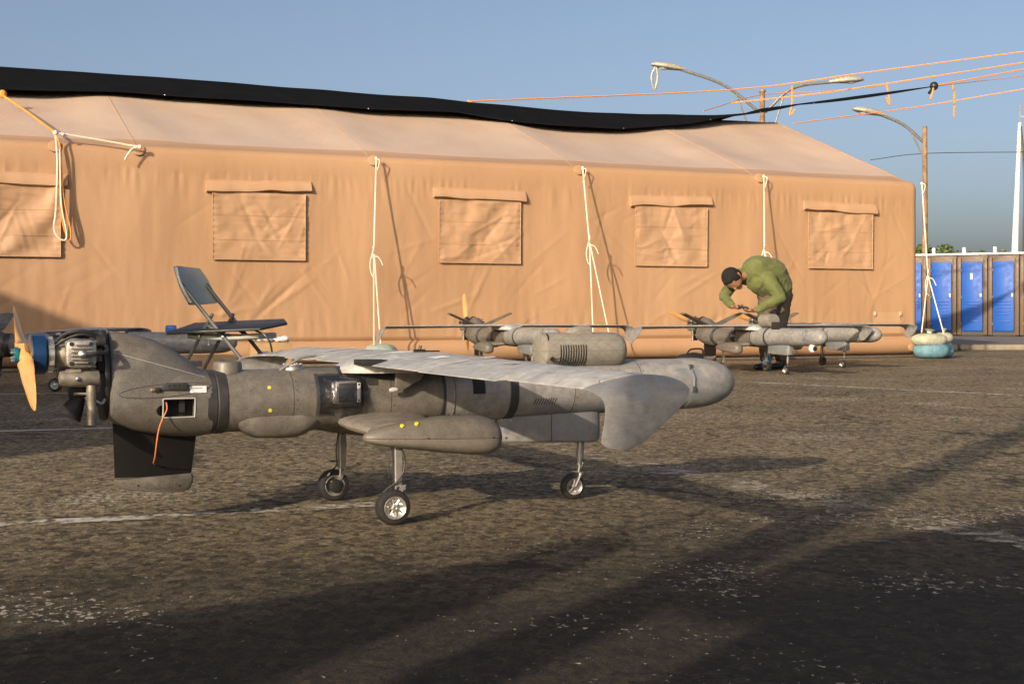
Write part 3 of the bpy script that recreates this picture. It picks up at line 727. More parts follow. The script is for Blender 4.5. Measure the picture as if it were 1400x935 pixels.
        # wing strut bracket under the near wing
        bk = MB(); bk.prism([P3(.085, .155, .585), P3(.225, .155, .585), P3(.19, .155, .52), P3(.11, .155, .478), P3(.085, .155, .474)], (0, .014, 0)); bko = bk.build('strut_bracket', M['paint'], root, bevel=.003)
        MB().lathe(P3(.062, .155, .480), (1, 0, .1), [(0, .006), (.01, .010), (.03, .009)], 10).build('bracket_pin', M['tapepale'], bko)
        # tail fittings
        pv_ = []
        for j in range(40):
            a = 2*math.pi*j/40; u = -.775+.165*math.cos(a); h = .497+.023*math.sin(a)+.012*math.cos(a); pv_.append(P3(u, tail_hw(min(u, -.6), h)+.0006 if u < -.6 else fr(u)*.95+.002, h))
        MB().tube(pv_+[pv_[0]], .0011, 5).build('fin_root_outline', M['band'], tail)
        fx = MB(); hh = .512
        fx.prism([P3(-.818, tail_hw(-.75, hh)+.002, .497), P3(-.700, tail_hw(-.75, hh)+.002, .497), P3(-.700, tail_hw(-.75, hh)+.002, .522), P3(-.775, tail_hw(-.75, hh)+.002, .524), P3(-.795, tail_hw(-.75, hh)+.002, .505), P3(-.818, tail_hw(-.75, hh)+.002, .505)], (0, .022, 0)); fxo = fx.build('fin_socket', M['band'], tail, bevel=.003)
        for du in (-.765, -.747, -.729, -.712): MB().lathe(P3(du, tail_hw(-.75, hh)+.0125, .513), (0, -1, 0), [(0, .005), (.0012, .0045)], 8).build('socket_hole', M['void'], fxo)
        MB().box(P3(-.822, tail_hw(-.82, .50)+.003, .499), (.018, .010, .012)).build('fin_connector', M['brass'], fxo, bevel=.002)
        MB().box(P3(-.808, tail_hw(-.82, .50)+.006, .500), (.02, .014, .016)).build('fin_plug', M['black'], fxo, bevel=.002)
        sk = [[P3(u, max(tail_hw(u, h), .112)+.0015, h) for h in (.486, .498, .510)] for u in (-.690, -.665, -.640, -.628)]
        sko = MB().loft(sk, caps=False, closed=False).build('data_sticker', M['sticker'], tail, fix=False)
        tx = MB(); random.seed(3)
        for row, (a0, a1) in enumerate(((-.682, -.642), (-.680, -.646))):
            u = a0
            while u < a1:
                w = random.uniform(.003, .006); tx.box(P3(u, max(tail_hw(u, .498), .112)+.0022, .5025-.009*row), (w, .0006, .0032)); u += w+.002
        tx.build('sticker_text', M['ink'], sko)
        sl2 = [P3(u, tail_hw(u, h)+.0004, h) for u, h in [(-.955+.33*k/12, .635-.095*k/12) for k in range(13)]]
        MB().tube(sl2, .0009, 5).build('mould_seam', M['tapepale'], tail)
        # rim and inside of the open service hatch
        hy = tail_hw(-.73, .433)
        rim = MB(); rp = [(-.787, .399), (-.671, .399), (-.671, .467), (-.787, .467)]
        for (a, b), (c, d) in zip(rp, rp[1:]+rp[:1]): rim.tube([P3(a, tail_hw(a, b)+.0005, b), P3((a+c)/2, tail_hw((a+c)/2, (b+d)/2)+.0005, (b+d)/2), P3(c, tail_hw(c, d)+.0005, d)], .0026, 5)
        rim.build('hatch_rim', M['tapepale'], tail)
        MB().box(P3(-.729, .068, .433), (.112, .004, .064)).build('hatch_back', M['void'], tail)
        MB().box(P3(-.715, .09, .44), (.02, .03, .05)).build('servo', M['black'], tail)
        wr = MB(); wr.tube(spline([P3(-.772, .085, .435), P3(-.775, .120, .455), P3(-.775, .136, .430), P3(-.79, .142, .40), P3(-.806, .150, .36), P3(-.812, .14, .31), P3(-.812, .11, .26), P3(-.808, .06, .232), P3(-.797, .03, .222)], 6), .0026, 6); wro = wr.build('loose_wire', M['wire'], tail)
        MB().tube([P3(-.80, .032, .224), P3(-.775, .022, .216)], .004, 6).build('wire_plug', M['black'], wro)
        # tape pieces on the wing
        for u, v, du, dv, mt in ((.16, .42, .05, .09, 'sticker'), (.2, .95, .03, .12, 'tapepale'), (.10, 1.15, .035, .05, 'sticker'), (.24, .62, .10, .03, 'tapepale'), (.2, -.9, .14, .03, 'tapepale'), (.16, .68, .22, .014, 'tapepale'), (.16, -.68, .22, .014, 'tapepale')):
            a, h0, b, h1, t = wing_line(v); x = (u-a)/(b-a); xl = 1-x
            th = t*5*(.2969*math.sqrt(xl)-.126*xl-.3516*xl**2+.2843*xl**3-.1015*xl**4)
            z = h0+(h1-h0)*x+.028*math.sin(math.pi*x)*(b-a)+th+.0035
            MB().box(P3(u, v, z), (du, dv, .0012), Matrix.Rotation(-.10+.15*(x-.5), 3, 'Y')).build('wing_tape', M[mt], root)
    return root

hero = build_drone()
hero.location = (-.588, 5.53, 0); hero.rotation_euler = (0, 0, R(24.5))
hero['label'] = 'large grey-brown drone aircraft in the foreground, open tail hatch and wooden propeller'
GD = 'grey drone aircraft parked on the tarmac'; hero['group'] = GD
bgd = build_drone(vtail=True, top_pod=False, prop_rot=0, detail=False, loose=False)
bgd['group'] = GD
def put(o, x, y, yaw, lab, prop):
    o.location = (x, y, 0); o.rotation_euler = (0, 0, R(yaw)); o['label'] = lab
    for c in o.children:
        if c.name.startswith('propeller'): c.rotation_euler = (R(prop), 0, 0)
    return o
put(bgd, -.135, 18.7, -66, 'grey drone with upright wooden propeller parked behind the foreground aircraft pod', 4)
dB = put(copy_tree(bgd), 3.01, 18.44, -65, 'grey drone the man in green bends over, short pod on its back', 68)
put(copy_tree(bgd), 4.19, 20.49, -65, 'grey drone nearest the tent corner, half hidden behind another nose', 68)
dD = put(copy_tree(bgd), -4.46, 14.22, 0, 'shaded grey drone at the left edge beyond the orange propeller', 60)
# short pod, black box and exhaust on the drone by the man
pd = MB(); pd.lathe((0, 0, 0), (1, 0, 0), [(-.12, .07), (-.11, .085), (.10, .085), (.12, .085), (.121, .07)], 28)
q = pd.build('sensor_pod', M['quilt'], dB, loc=P3(.55, .0, .665)); MB().box((0, 0, .085), (.05, .03, .03)).build('pod_lug', M['metal'], q)
MB().box(P3(.78, 0, .60), (.16, .13, .10)).build('battery_box', M['black'], dB, bevel=.006)
wr = MB(); wr.lathe(P3(-.10, .10, .47), (0, -1, 0), [(-.02, .07), (.02, .065), (.05, .04)], 10); wr.build('plastic_wrap', M['tape'], dB)
m = MB(); m.ball(P3(1.5, .03, .335), .05); m.lathe(P3(1.5, .03, .34), (0, 0, 1), [(0, .032), (.05, .032)], 12); tu = m.build('camera_turret', M['white'], dB)
MB().lathe(P3(1.54, .03, .335), (1, 0, 0), [(0, .03), (.012, .028), (.013, .01)], 12).build('turret_lens', M['void'], tu)
bo_ = MB(); bo_.lathe((0, 0, 0), (0, 0, 1), [(0, .05), (.01, .058), (.16, .058), (.19, .045), (.20, .03)], 16); bo_ = bo_.build('water_bottle', simple('blue_bottle', (.10, .26, .42), .35), None, loc=(3.37, 18.75, 0)); tag(bo_, 'blue bottle with a white cap on the ground by the man', 'bottle')
MB().lathe((0, 0, .195), (0, 0, 1), [(0, .034), (.05, .034), (.055, .03)], 14).build('cap', M['white'], bo_)

# ------------------------------------------------------------------ the tan tent
def tent_fabric(name='tan_tent_fabric', ca=(.40, .238, .128), cb=(.45, .275, .155), rough=.52, crump=.025):
    t = NT(name); v = t.co()
    f = t.noise(v, .55, 4, .5)
    c = t.mix(t.ramp(f, [(.35, 0.0), (.68, 1.0)]), ca, cb)
    st = t.noise(t.co((1.2, 1.2, .6)), 1.6, 4, .5)
    c = t.mix(t.ramp(st, [(.45, .0), (.8, .25)]), c, (.37, .205, .108))
    c = t.mix(t.ramp(t.noise(v, 40, 3), [(.45, 0.0), (.8, .18)]), c, (.52, .335, .2))
    b = t.bump(t.noise(t.co((2.2, 2.2, .5)), 3.0, 3, .45, .8), .09, .04)
    b = t.bump(t.noise(t.co((1.4, 1.4, 1.0), (0, .5, 0)), 5.5, 2, .45, 1.2), .06, .03, b)
    dv = t.new('ShaderNodeVectorMath', operation='ADD'); t.l.new(t.co((1.3, 1.3, .8), (0, .35, 0)), dv.inputs[0])
    nz_ = t.new('ShaderNodeTexNoise'); nz_.inputs['Scale'].default_value = 1.7; nz_.inputs['Detail'].default_value = 3; t.l.new(v, nz_.inputs['Vector']); t.l.new(nz_.outputs['Color'], dv.inputs[1])
    vo = t.new('ShaderNodeTexVoronoi'); vo.inputs['Scale'].default_value = 3.2; t.l.new(dv.outputs[0], vo.inputs['Vector'])
    b = t.bump(vo.outputs['Distance'], crump, .06, b)
    t.bump(t.noise(v, 220, 2), .12, .003, b)
    return t.set(Base_Color=c, Roughness=rough, Specular_IOR_Level=.5, Sheen_Weight=.03)
M['tent'] = tent_fabric()
M['tentflap'] = tent_fabric('tan_window_fabric', (.425, .258, .146), (.465, .292, .172), .55, .10)
M['tentroof'] = tent_fabric('dusty_roof_fabric', (.50, .375, .285), (.56, .425, .325), .40, .03)
RIBS = [-16.5, -13.16, -9.84, -6.53, -3.25, 0.0]
def fold(a, h):
    """wrinkle depth of the tent wall (outward +) at position a, height h"""
    n = noise.noise
    w = .005*n(Vector((a*5.5, h*1.0, 1.3))) + .011*n(Vector((a*1.6, h*.6, 4.1))) + .0025*n(Vector((a*11, h*1.6, 3.3)))
    # gathers below the eave
    w += .013*max(0, 1-abs(h-2.62)/.35)*n(Vector((a*17, h*1.5, 7)))
    # gathers above the base tube
    w += .010*max(0, 1-abs(h-.55)/.4)*n(Vector((a*12, h*2, 9)))
    # soft tent bays: fabric slack between ribs
    d = min(abs(a-r) for r in RIBS); w += -.03*(1-math.exp(-(d/.5)**2))*math.sin(min(1, max(0, (h-.3)/2.6))*math.pi)
    # diagonal pull creases
    for (ca, chh, ang, ln, am) in BUCKET.get(int(math.floor(a)), ()):
        x = (a-ca)*math.cos(ang)+(h-chh)*math.sin(ang); y = -(a-ca)*math.sin(ang)+(h-chh)*math.cos(ang)
        if abs(x) < ln:
            w += am*(1-(x/ln)**2)*math.exp(-(y/.021)**2)
    return w
CREASE = []
rc = random.Random(5)
for r in RIBS[:-1]:
    for k in range(22):
        CREASE.append((r+rc.uniform(.3, 3.0), rc.uniform(.5, 2.3), rc.choice((1, 1, -1))*rc.uniform(.3, 1.3), rc.uniform(.25, .7), rc.choice((-1, 1))*rc.uniform(.003, .009)))
CREASE += [(-11.2, 1.0, .72, .7, -.022), (-11.0, 1.05, .6, .55, .012), (-12.0, .75, .2, .5, .014), (-8.2, 1.1, 1.1, .5, .014), (-4.4, 1.2, .5, .5, .012), (-8.6, .9, .35, .5, .012)]
BUCKET = {}
for c_ in CREASE:
    for q_ in range(int(math.floor(c_[0]-c_[3])), int(math.floor(c_[0]+c_[3]))+1): BUCKET.setdefault(q_, []).append(c_)
def ridge_sag(a): return -.11*math.exp(-((a+4.7)/2.4)**2)
def roof_h(d, sl=.383): return 3.02 + sl*(d-.17)
HALF = {True: 4.45, False: 9.3}
def tent_section(a, wr=True):
    """front half profile of the tent from base to ridge: list of (d, h); d is depth behind the front face"""
    P = []; HWD = HALF[wr]; SL = .383 if wr else .19
    for i in range(9):       # base tube
        an = R(-80 + 150*i/8); P.append((.10 - .16*math.cos(an) + .03, .21 + .16*math.sin(an)))
    nW = 80 if wr else 44
    for i in range(nW+1):
        h = .40 + (2.74-.40)*i/nW; w = fold(a, h) if wr else 0
        P.append((.03 - w*min(1, (i+1)/5, (nW-i+1)/4), h))
    for i in range(1, 9):    # eave tube
        an = R(180 - 112*i/8); P.append((.17 + .15*math.cos(an), 2.88 + .15*math.sin(an)))
    for i in range(1, 15):
        d = .24 + (HWD-.55-.24)*i/14
        dr = min(abs(a-r) for r in RIBS)
        sag = -.075*(1-math.exp(-(dr/.55)**2))*math.sin(math.pi*i/14.5)
        sag += ridge_sag(a)*(i/14)**1.5 if wr else 0
        P.append((d, roof_h(d, SL) + sag + (.012*noise.noise(Vector((a*1.6, d*1.4, 2))) if wr else 0)))
    for i in range(1, 5):
        d = HWD-.55+.55*i/4; P.append((d, roof_h(HWD-.55, SL) + SL*.55*(i/4 - .5*(i/4)**2)*1.0 + (ridge_sag(a) if wr else 0)))
    return P
TC = Vector((7.02, 24.4, 0)); TY = R(23.8)
def build_tent(name, label, loc, yaw, L, detail):
    root = thing(name, label, 'tent', loc, yaw)
    m = MB(); secs = []; k = int(L/(.031 if detail else .6)); HWD = HALF[detail]
    for i in range(k+1):
        a = -L*i/k; ins = 0
        e = min(-a, L+a)
        rnd = (.14 - math.sqrt(max(0, .14**2-(.14-e)**2))) if e < .14 else 0
        p = tent_section(a, detail); half = [Vector((a, d + rnd*max(0, 1-d/1.0) , h - (rnd*.8 if h > 2.9 else 0))) for d, h in p]
        back = [Vector((a, 2*HWD-d, h)) for d, h in p[::-1][1::(3 if detail else 1)]]
        secs.append(half+back)
    # the roof sheet starts just above the eave tube and ends at the rear eave
    n0 = 9+(81 if detail else 45)+8; n1 = len(secs[0]) - (32 if detail else 62)
    MB().loft([q[:n0+1] for q in secs], caps=False, closed=False).build('front_wall', M['tent'], root, smooth=60)
    MB().loft([q[n0:n1+1] for q in secs], caps=False, closed=False).build('roof', M['tentroof'], root, smooth=60)
    MB().loft([q[n1:] for q in secs], caps=False, closed=False).build('rear_wall', M['tent'], root, smooth=60)
    for q in (secs[0], secs[-1]): MB().add(q, [tuple(range(len(q)))]).build('end_wall', M['tent'], root, smooth=0)
    # ground skirt and floor edge
    MB().box((-L/2, .12, .022), (L-.1, .55, .036)).build('floor_board', M['floor'], root, bevel=.008)
    if detail:
        for j in range(int(L/.9)):
            MB().box((-.5-.9*j, .10, .012), (.12, .5, .02)).build('floor_block', M['void'], root)
        # roof seams over every rib
        for r in RIBS[1:]:
            pts = []
            a = r if r < 0 else -.16
            for d, h in tent_section(a)[9+81+4:]: pts.append((a, d-.006 if h < 2.8 else d, h + (.004 if h > 2.9 else 0)))
            MB().tube(pts, .005, 5).build('rib_seam', M['tent'], root)
        wr = random.Random(11)
        for wi, ac in enumerate((-14.82, -11.51, -8.18, -4.91, -1.65)):
            W2 = .655; g_ = []; nx, nz = 60, 44; b_ = []
            wc = [(wr.uniform(-.5, .5), wr.uniform(1.6, 2.3), wr.choice((-1, 1))*wr.uniform(.1, 1.3), wr.uniform(.15, .5), wr.choice((-1, 1))*wr.uniform(.006, .014), wr.uniform(.018, .045)) for _ in range(13)]
            kd = wr.uniform(0, 100); slant = [(-.75, .030), (.9, .012), (-.6, .022), (.5, .014), (.2, .010)][wi]
            for i in range(nx+1):
                row = []
                for j in range(nz+1):
                    x = -W2+2*W2*i/nx; z = 1.50+.93*j/nz
                    e = min(1, min(i, nx-i)/4, j/4, (nz-j)/3+.4)
                    f = fold(ac+x, z)
                    q = x*math.cos(slant[0])+ (z-1.95)*math.sin(slant[0])
                    wv = slant[1]*math.sin(q*9+kd+2*noise.noise(Vector((x*2, z*2, kd))))*e + .014*noise.noise(Vector((x*7, z*6, kd)))*e + .006*noise.noise(Vector((x*3, z*26, kd)))*e
                    wv += .006*(1-min(1, min(i, nx-i)/5))*math.sin(z*75+kd)
                    for ca_, cb_, an_, ln_, am_, wd_ in wc:
                        xx = (x-ca_)*math.cos(an_)+(z-cb_)*math.sin(an_); yy_ = -(x-ca_)*math.sin(an_)+(z-cb_)*math.cos(an_)
                        if abs(xx) < ln_: wv += am_*(1-(xx/ln_)**2)*math.exp(-(yy_/wd_)**2)*e
                    row.append(Vector((ac+x, .03 - f*.8 - .032 - wv*.8, z)))
                g_.append(row)
            MB().loft(g_, caps=False, closed=False).build('window_panel', M['tentflap'], root, fix=False, smooth=60)
            hem = MB(); hem.tube([g_[i][0]+Vector((0, -.003, 0)) for i in range(0, nx+1, 2)], .006, 5); hem.tube([g_[0][j]+Vector((0, -.003, 0)) for j in range(0, nz+1, 2)], .006, 5); hem.tube([g_[nx][j]+Vector((0, -.003, 0)) for j in range(0, nz+1, 2)], .006, 5); hem.build('window_hem', M['tentflap'], root)
            for jj in (13, 29): MB().tube([g_[i][jj]+Vector((0, -.002, 0)) for i in range(0, nx+1, 2)], .004, 5).build('window_seam', M['tentflap'], root)
            fl = []; nx = 24
            tl = wr.uniform(-.02, .02)
            for i in range(nx+1):
                x = -.74+1.48*i/nx; f = fold(ac+x, 2.5); dz = tl*x + .012*noise.noise(Vector((x*3, kd, 0)))
                bulge = .030+.014*noise.noise(Vector((x*4, kd, 3))); low = 2.425+dz+.012*abs(math.sin(x*3.1+kd))
                bulge += .022; prof = [(.0, 2.60), (.014, 2.598), (bulge*.8, 2.55), (bulge+.012, 2.49), (bulge+.016, low+.02), (bulge*.7, low), (.012, low+.004), (.0, low+.03)]
                fl.append([Vector((ac+x, .03-f-o, z+dz)) for o, z in prof])
            MB().loft(fl).build('window_flap', M['tentflap'], root, smooth=60)
        # repair patch by the corner
        pg = [[Vector((-.97+.56*i/8, .03-fold(-.97+.56*i/8, .40+.37*j/6)-.012-.008*noise.noise(Vector((i*.7, j*.8, 3))), .41+.36*j/6)) for j in range(7)] for i in range(9)]
        pt_ = MB().loft(pg, caps=False, closed=False).build('repair_patch', M['patch'], root, fix=False)
        for x in (-.955, -.43): MB().box((x, -.012-fold(x, .75), .745), (.05, .004, .065)).build('patch_tape', M['tapepale2'], pt_)
        vv = MB(); vv.lathe((-.25, -.07, .17), (0, -1, 0), [(0, .07), (.02, .065), (.03, .03), (.035, .01)], 16); vv.build('air_valve', M['tent'], root)
        for r in RIBS[2:5] + [-13.16, -6.6]:
            pass
        for r in (-14.24, -13.16, -9.84, -6.53, -3.25): 
            MB().lathe((r, .03, 2.955), (0, -1, .35), [(-.01, .085), (.012, .08), (.016, .06)], 16).build('rope_anchor', M['tent'], root)
    else:
        MB().prism([(0.003, 9.3-1, .0), (0.003, 9.3+1, .0), (.003, 9.3+1, 2.1), (.003, 9.3-1, 2.1)], (.02, 0, 0)).build('door_flap', M['tent'], root)
    return root
M['patch'] = tent_fabric('patch_fabric', (.44, .275, .155), (.49, .31, .18), .5); M['tapepale2'] = simple('pale_patch_tape', (.55, .47, .38), .5)
M['floor'] = simple('tent_floor_edge', (.14, .115, .09), .7, 0, .3)
tent = build_tent('inflatable_tent', 'long tan inflatable tent with five closed windows across the background', TC, TY, 18.5, True)
tE = Vector((math.cos(TY), math.sin(TY), 0)); tN = Vector((-math.sin(TY), math.cos(TY), 0))
def TP(a, d, h): return TC + tE*a + tN*d + Vector((0, 0, h))

# added unseen tent left of the frame, shaped to shade the tent's left foot
build_tent('inflatable_tent', 'added unseen tan tent left of the frame, shaped to shade the left tent foot', (-5.32, 3.5, 0), R(64.4), 12, False).scale = (1, 1, 1.254)

# ------------------------------------------------------------------ black shade cloth over the ridge
def shade_mat():
    t = NT('black_shade_cloth'); v = t.co()
    w = t.new('ShaderNodeTexWave', bands_direction='Z'); w.inputs['Scale'].default_value = 4; w.inputs['Distortion'].default_value = 1.5; t.l.new(t.co((.2, .2, 6)), w.inputs['Vector'])
    c = t.mix(t.noise(v, 3, 5), (.006, .007, .009), (.012, .013, .016))
    c = t.mix(t.math('MULTIPLY', w.outputs['Fac'], .2), c, (.018, .018, .02))
    t.bump(t.noise(t.co((.6, 2, 2)), 4, 4), .3, .03)
    return t.set(Base_Color=c, Roughness=.9, Specular_IOR_Level=.0)
M['shade'] = shade_mat()
tip = TP(2.2, 4.0, 5.12)
hemt = [(-18.5, 2.4, .06), (-14.7, 2.6, .07), (-12.9, 2.92, .05), (-11.5, 2.92, .05), (-9, 2.82, .06), (-7.4, 2.98, .10), (-6.7, 2.78, .06), (-5.6, 2.66, .04), (-4.3, 2.8, .05), (-3.1, 3.1, .09), (-1.6, 3.6, .14), (-.2, 3.75, .24), (1.6, 3.7, .42), (3.4, 3.65, .65)]
secs = []
for i in range(121):
    a = -18.5 + 21.9*i/120; dh, lift = interp(hemt, a)
    f = max(0, (a+2.6)/6.0); back = 7.2*(1-f)**1.6+3.66*(1-(1-f)**1.6)
    row = []
    for j in range(21):
        t = j/20; d = dh + (back-dh)*t
        rd = d if d < 4.45 else 8.9-d
        z = (roof_h(min(rd, 3.9)) if rd < 3.9 else roof_h(3.9)+.383*.55*((rd-3.9)/.55-.5*((rd-3.9)/.55)**2))
        z += ridge_sag(a)*min(1, rd/3.9)**1.5*max(0, 1-f*3)
        z = z + .06 + lift*(1-t)*.4 + .02*noise.noise(Vector((a*.8, d, 5)))
        if a > -2.6:
            g2 = f*f*(3-2*f); z = z*(1-min(1, f*2.2)) + (4.66+.74*f)*min(1, f*2.2) - .22*math.sin(math.pi*f)*(1-t*.6)*.7
        z += .10*math.exp(-((a+14.6)/1.2)**2)*t*(1-t)*4*.5 + .05*math.sin(a*.9)*t*(1-t)*2
        row.append(TP(a, d, z))
    secs.append(row)
m = MB(); m.loft(secs, caps=False, closed=False)
sc_o = m.build('shade_cloth', M['shade'], None, fix=False, smooth=80)
tag(sc_o, 'black shade cloth draped over the tent ridge and pulled to a point', 'shade cloth')
hm = MB(); hm.tube([r[0] for r in secs], .012, 5); hm.build('hem', M['shade'], sc_o)
for k in (14, 34, 52, 66, 78, 90, 97, 104):
    MB().ball(secs[k][0]+Vector((0, -.01, 0)), .011, 6, 4).build('eyelet', M['metal'], sc_o)

# ------------------------------------------------------------------ guy ropes
M['rope'] = simple('white_rope', (.74, .68, .56), .8, 0, .15, 60)
def rope(name, pts, r, mat, label, cat='rope', group=None, smoothk=4):
    o = MB().tube(spline(pts, smoothk), r, 6).build(name, mat); return tag(o, label, cat, group)
def guy(a, foot, knot, label, extra=True, top=2.97):
    root = thing('guy_rope', label, 'rope', (0, 0, 0), 0, 'white guy ropes on the tent wall')
    A = TP(a, -.09, top); K = TP(*knot); F1 = TP(*foot[0]); F2 = TP(*foot[1])
    MB().tube([A, A*.5+K*.5+Vector((0, 0, -.01)), K], .011, 6).build('upper_rope', M['rope'], root)
    MB().tube([K, F1], .010, 6).build('lower_rope', M['rope'], root); MB().tube([K+Vector((.01, 0, 0)), F2], .010, 6).build('lower_rope', M['rope'], root)
    for kp, kr, kz in ((K, .022, 1.8), (K+Vector((0, 0, .12)), .017, 1.5), (A, .024, 1.2)): MB().ball(kp, kr, 8, 6, (1, 1, kz)).build('knot', M['rope'], root)
    e = MB(); e.tube(spline([K, K+Vector((.06, -.02, -.01)), K+Vector((.10, -.02, -.06)), K+Vector((.13, -.02, -.13))], 4), .008, 5); e.build('rope_tail', M['rope'], root); e = MB()
    e.tube(spline([K+Vector((0, -.02, .1)), K+Vector((-.05, -.02, -.1)), K+Vector((-.03, -.02, -.25)), K+Vector((.01, -.02, -.3))], 4), .008, 5); e.build('rope_tail', M['rope'], root); e = MB()
    e.tube(spline([A, A+Vector((.05, -.02, -.03)), A+Vector((.02, -.02, -.16)), A+Vector((.0, -.02, -.22))], 4), .008, 5); e.build('rope_tail', M['rope'], root)
guy(-9.84, ((-10.05, -.62, .20), (-9.95, -.62, .31)), (-9.98, -.40, 1.56), 'white guy rope down the tent wall right of the folding chair')
guy(-6.53, ((-6.60, -.60, .12), (-6.28, -.62, .12)), (-6.57, -.40, 1.78), 'splayed white guy rope on the tent wall right of the upright propeller')
guy(-3.25, ((-3.40, -.6, .1), (-3.30, -.65, .1)), (-3.42, -.36, 1.73), 'white guy rope on the tent wall above the bending man')
guy(-.04, ((-.60, -.75, .43), (.0, -.62, .34)), (-.17, -.40, 1.35), 'white guy rope at the right tent corner above two stacked bags')
# left: orange and white rope loop
root = thing('guy_rope', 'orange and white rope loop hanging at the left tent window', 'rope', (0, 0, 0), 0)
A = TP(-14.24, -.06, 3.12)
MB().tube([TP(-14.75, 1.95, 3.86), TP(-14.5, .9, 3.5), A], .016, 6).build('orange_rope', M['orange'], root)
MB().tube(spline([A, TP(-14.2, -.08, 2.6), TP(-14.16, -.08, 2.0), TP(-14.07, -.08, 1.72), TP(-14.05, -.08, 1.85), TP(-14.14, -.08, 2.3), TP(-14.18, -.1, 2.9), A], 5), .012, 6).build('orange_rope', M['orange'], root)
MB().tube(spline([A, TP(-14.22, -.1, 2.7), TP(-14.24, -.1, 2.1), TP(-14.26, -.1, 1.85), TP(-14.17, -.1, 1.72), TP(-14.10, -.1, 1.78), TP(-14.17, -.1, 2.2), TP(-14.19, -.11, 2.9)], 5), .012, 6).build('white_rope', M['rope'], root)
MB().tube(spline([A, TP(-13.8, -.06, 3.07), TP(-13.16, -.10, 2.98)], 5), .013, 6).build('white_rope', M['rope'], root)
MB().tube(spline([TP(-13.16, -.10, 2.98), TP(-13.26, -.12, 2.95), TP(-13.33, -.12, 2.86), TP(-13.36, -.12, 2.80)], 5), .013, 6).build('rope_tail', M['rope'], root)
for kp, kr in ((A, .036), (A+Vector((.1, 0, -.02)), .022), (TP(-13.16, -.1, 2.98), .03)): MB().ball(kp, kr, 8, 6).build('knot', M['rope'], root)
kn = MB(); kn.ball(TP(-14.75, 1.95, 3.88), .06, 8, 6); kn.build('orange_knot', M['orange'], root)

# ------------------------------------------------------------------ weight bags
def cloth_bag(name, col, col2):
    t = NT(name); c = t.mix(t.ramp(t.noise(t.co(), 9, 4, .6), [(.35, 0.0), (.65, 1.0)]), col, col2)
    t.bump(t.noise(t.co((2, 2, 1)), 9, 4, .6, .8), .6, .03); return t.set(Base_Color=c, Roughness=.7)
M['bagg'] = cloth_bag('grey_green_sack', (.27, .29, .21), (.40, .40, .31)); M['bagb'] = cloth_bag('blue_water_bag', (.085, .20, .265), (.14, .275, .34)); M['bagt'] = cloth_bag('teal_sack', (.22, .30, .27), (.36, .40, .33))
def sack(name, c, rx, ry, rz, mat, label, cat, tie=True, ntuck=14):
    c = Vector(c); m = MB(); secs = []
    for i in range(15):
        t = i/14; a = -math.pi/2+math.pi*t; row = []
        for j in range(36):
            b = 2*math.pi*j/36; rr = math.cos(a)**.55 if math.cos(a) > 1e-4 else .02
            rr *= 1 + .05*noise.noise(Vector((math.cos(b)*2, math.sin(b)*2, i*.3+c.x))) + (.045*math.cos(ntuck*b)*max(0, t-.55)*2)
            z = rz*math.sin(a)
            row.append(Vector((rx*rr*math.cos(b), ry*rr*math.sin(b), rz+z)))
        secs.append(row)
    m.loft(secs); root = m.build(name, mat, None, smooth=80); root.location = c; tag(root, label, cat)
    if tie:
        n = MB(); n.lathe((0, 0, 2*rz-.03), (0.1, 0, 1), [(0, rx*.28), (.03, rx*.12), (.05, rx*.11), (.075, rx*.22), (.10, rx*.30)], 14); n.build('tied_neck', mat, root)
        MB().lathe((0, 0, 2*rz+.008), (0.1, 0, 1), [(0, rx*.135), (.02, rx*.135)], 12).build('tie', M['rope'], root)
    return root
p = TP(-.37, -.75, 0)
sack('water_bag', (p.x-.02, p.y, 0), .30, .22, .135, M['bagb'], 'blue weight bag on the ground at the right tent corner', 'weight bag', False, 6)
sack('sand_sack', (p.x-.06, p.y-.02, .2), .30, .20, .11, M['bagg'], 'pale green sack with a tied neck lying on the left blue bag', 'sack')
p2 = TP(.06, -.52, 0)
sack('water_bag', (p2.x, p2.y, 0), .17, .17, .135, M['bagb'], 'smaller blue weight bag behind the pale green sack', 'weight bag', False, 6)
sack('sand_sack', (p2.x, p2.y, .25), .16, .14, .09, M['bagg'], 'small pale sack on the rear blue bag at the tent corner', 'sack')
p = TP(-9.98, -.62, 0)
sack('sand_sack', (p.x+.03, p.y, 0), .25, .24, .165, M['bagt'], 'striped grey-green weight sack at the foot of the middle guy rope', 'sack', False, 9)
p = TP(-6.45, -.60, 0)
sack('sand_sack', (p.x, p.y, 0), .22, .2, .10, M['bagt'], 'low grey-green sack holding the splayed guy rope', 'sack')

# ------------------------------------------------------------------ folding chair with board, on a low pallet
M['chairp'] = simple('grey_chair_plastic', (.40, .42, .385), .5, 0, .1, 14)
M['chairm'] = simple('grey_chair_steel', (.13, .135, .13), .4, .3, .15, 20)
M['planks'] = simple('pallet_wood', (.30, .21, .12), .8, 0, .3, 14, .3)
CZ = .165
pal = thing('wooden_pallet', 'low wooden pallet under the grey folding chair', 'pallet', (-1.88, 9.5, 0), R(4))
for k in range(5): MB().box((0, -.27+.135*k, .15), (1.0, .10, .022)).build('plank', M['planks'], pal, bevel=.003)
for x in (-.45, 0, .45):
    MB().box((x, 0, .075), (.08, .64, .126)).build('bearer', M['planks'], pal, bevel=.003)
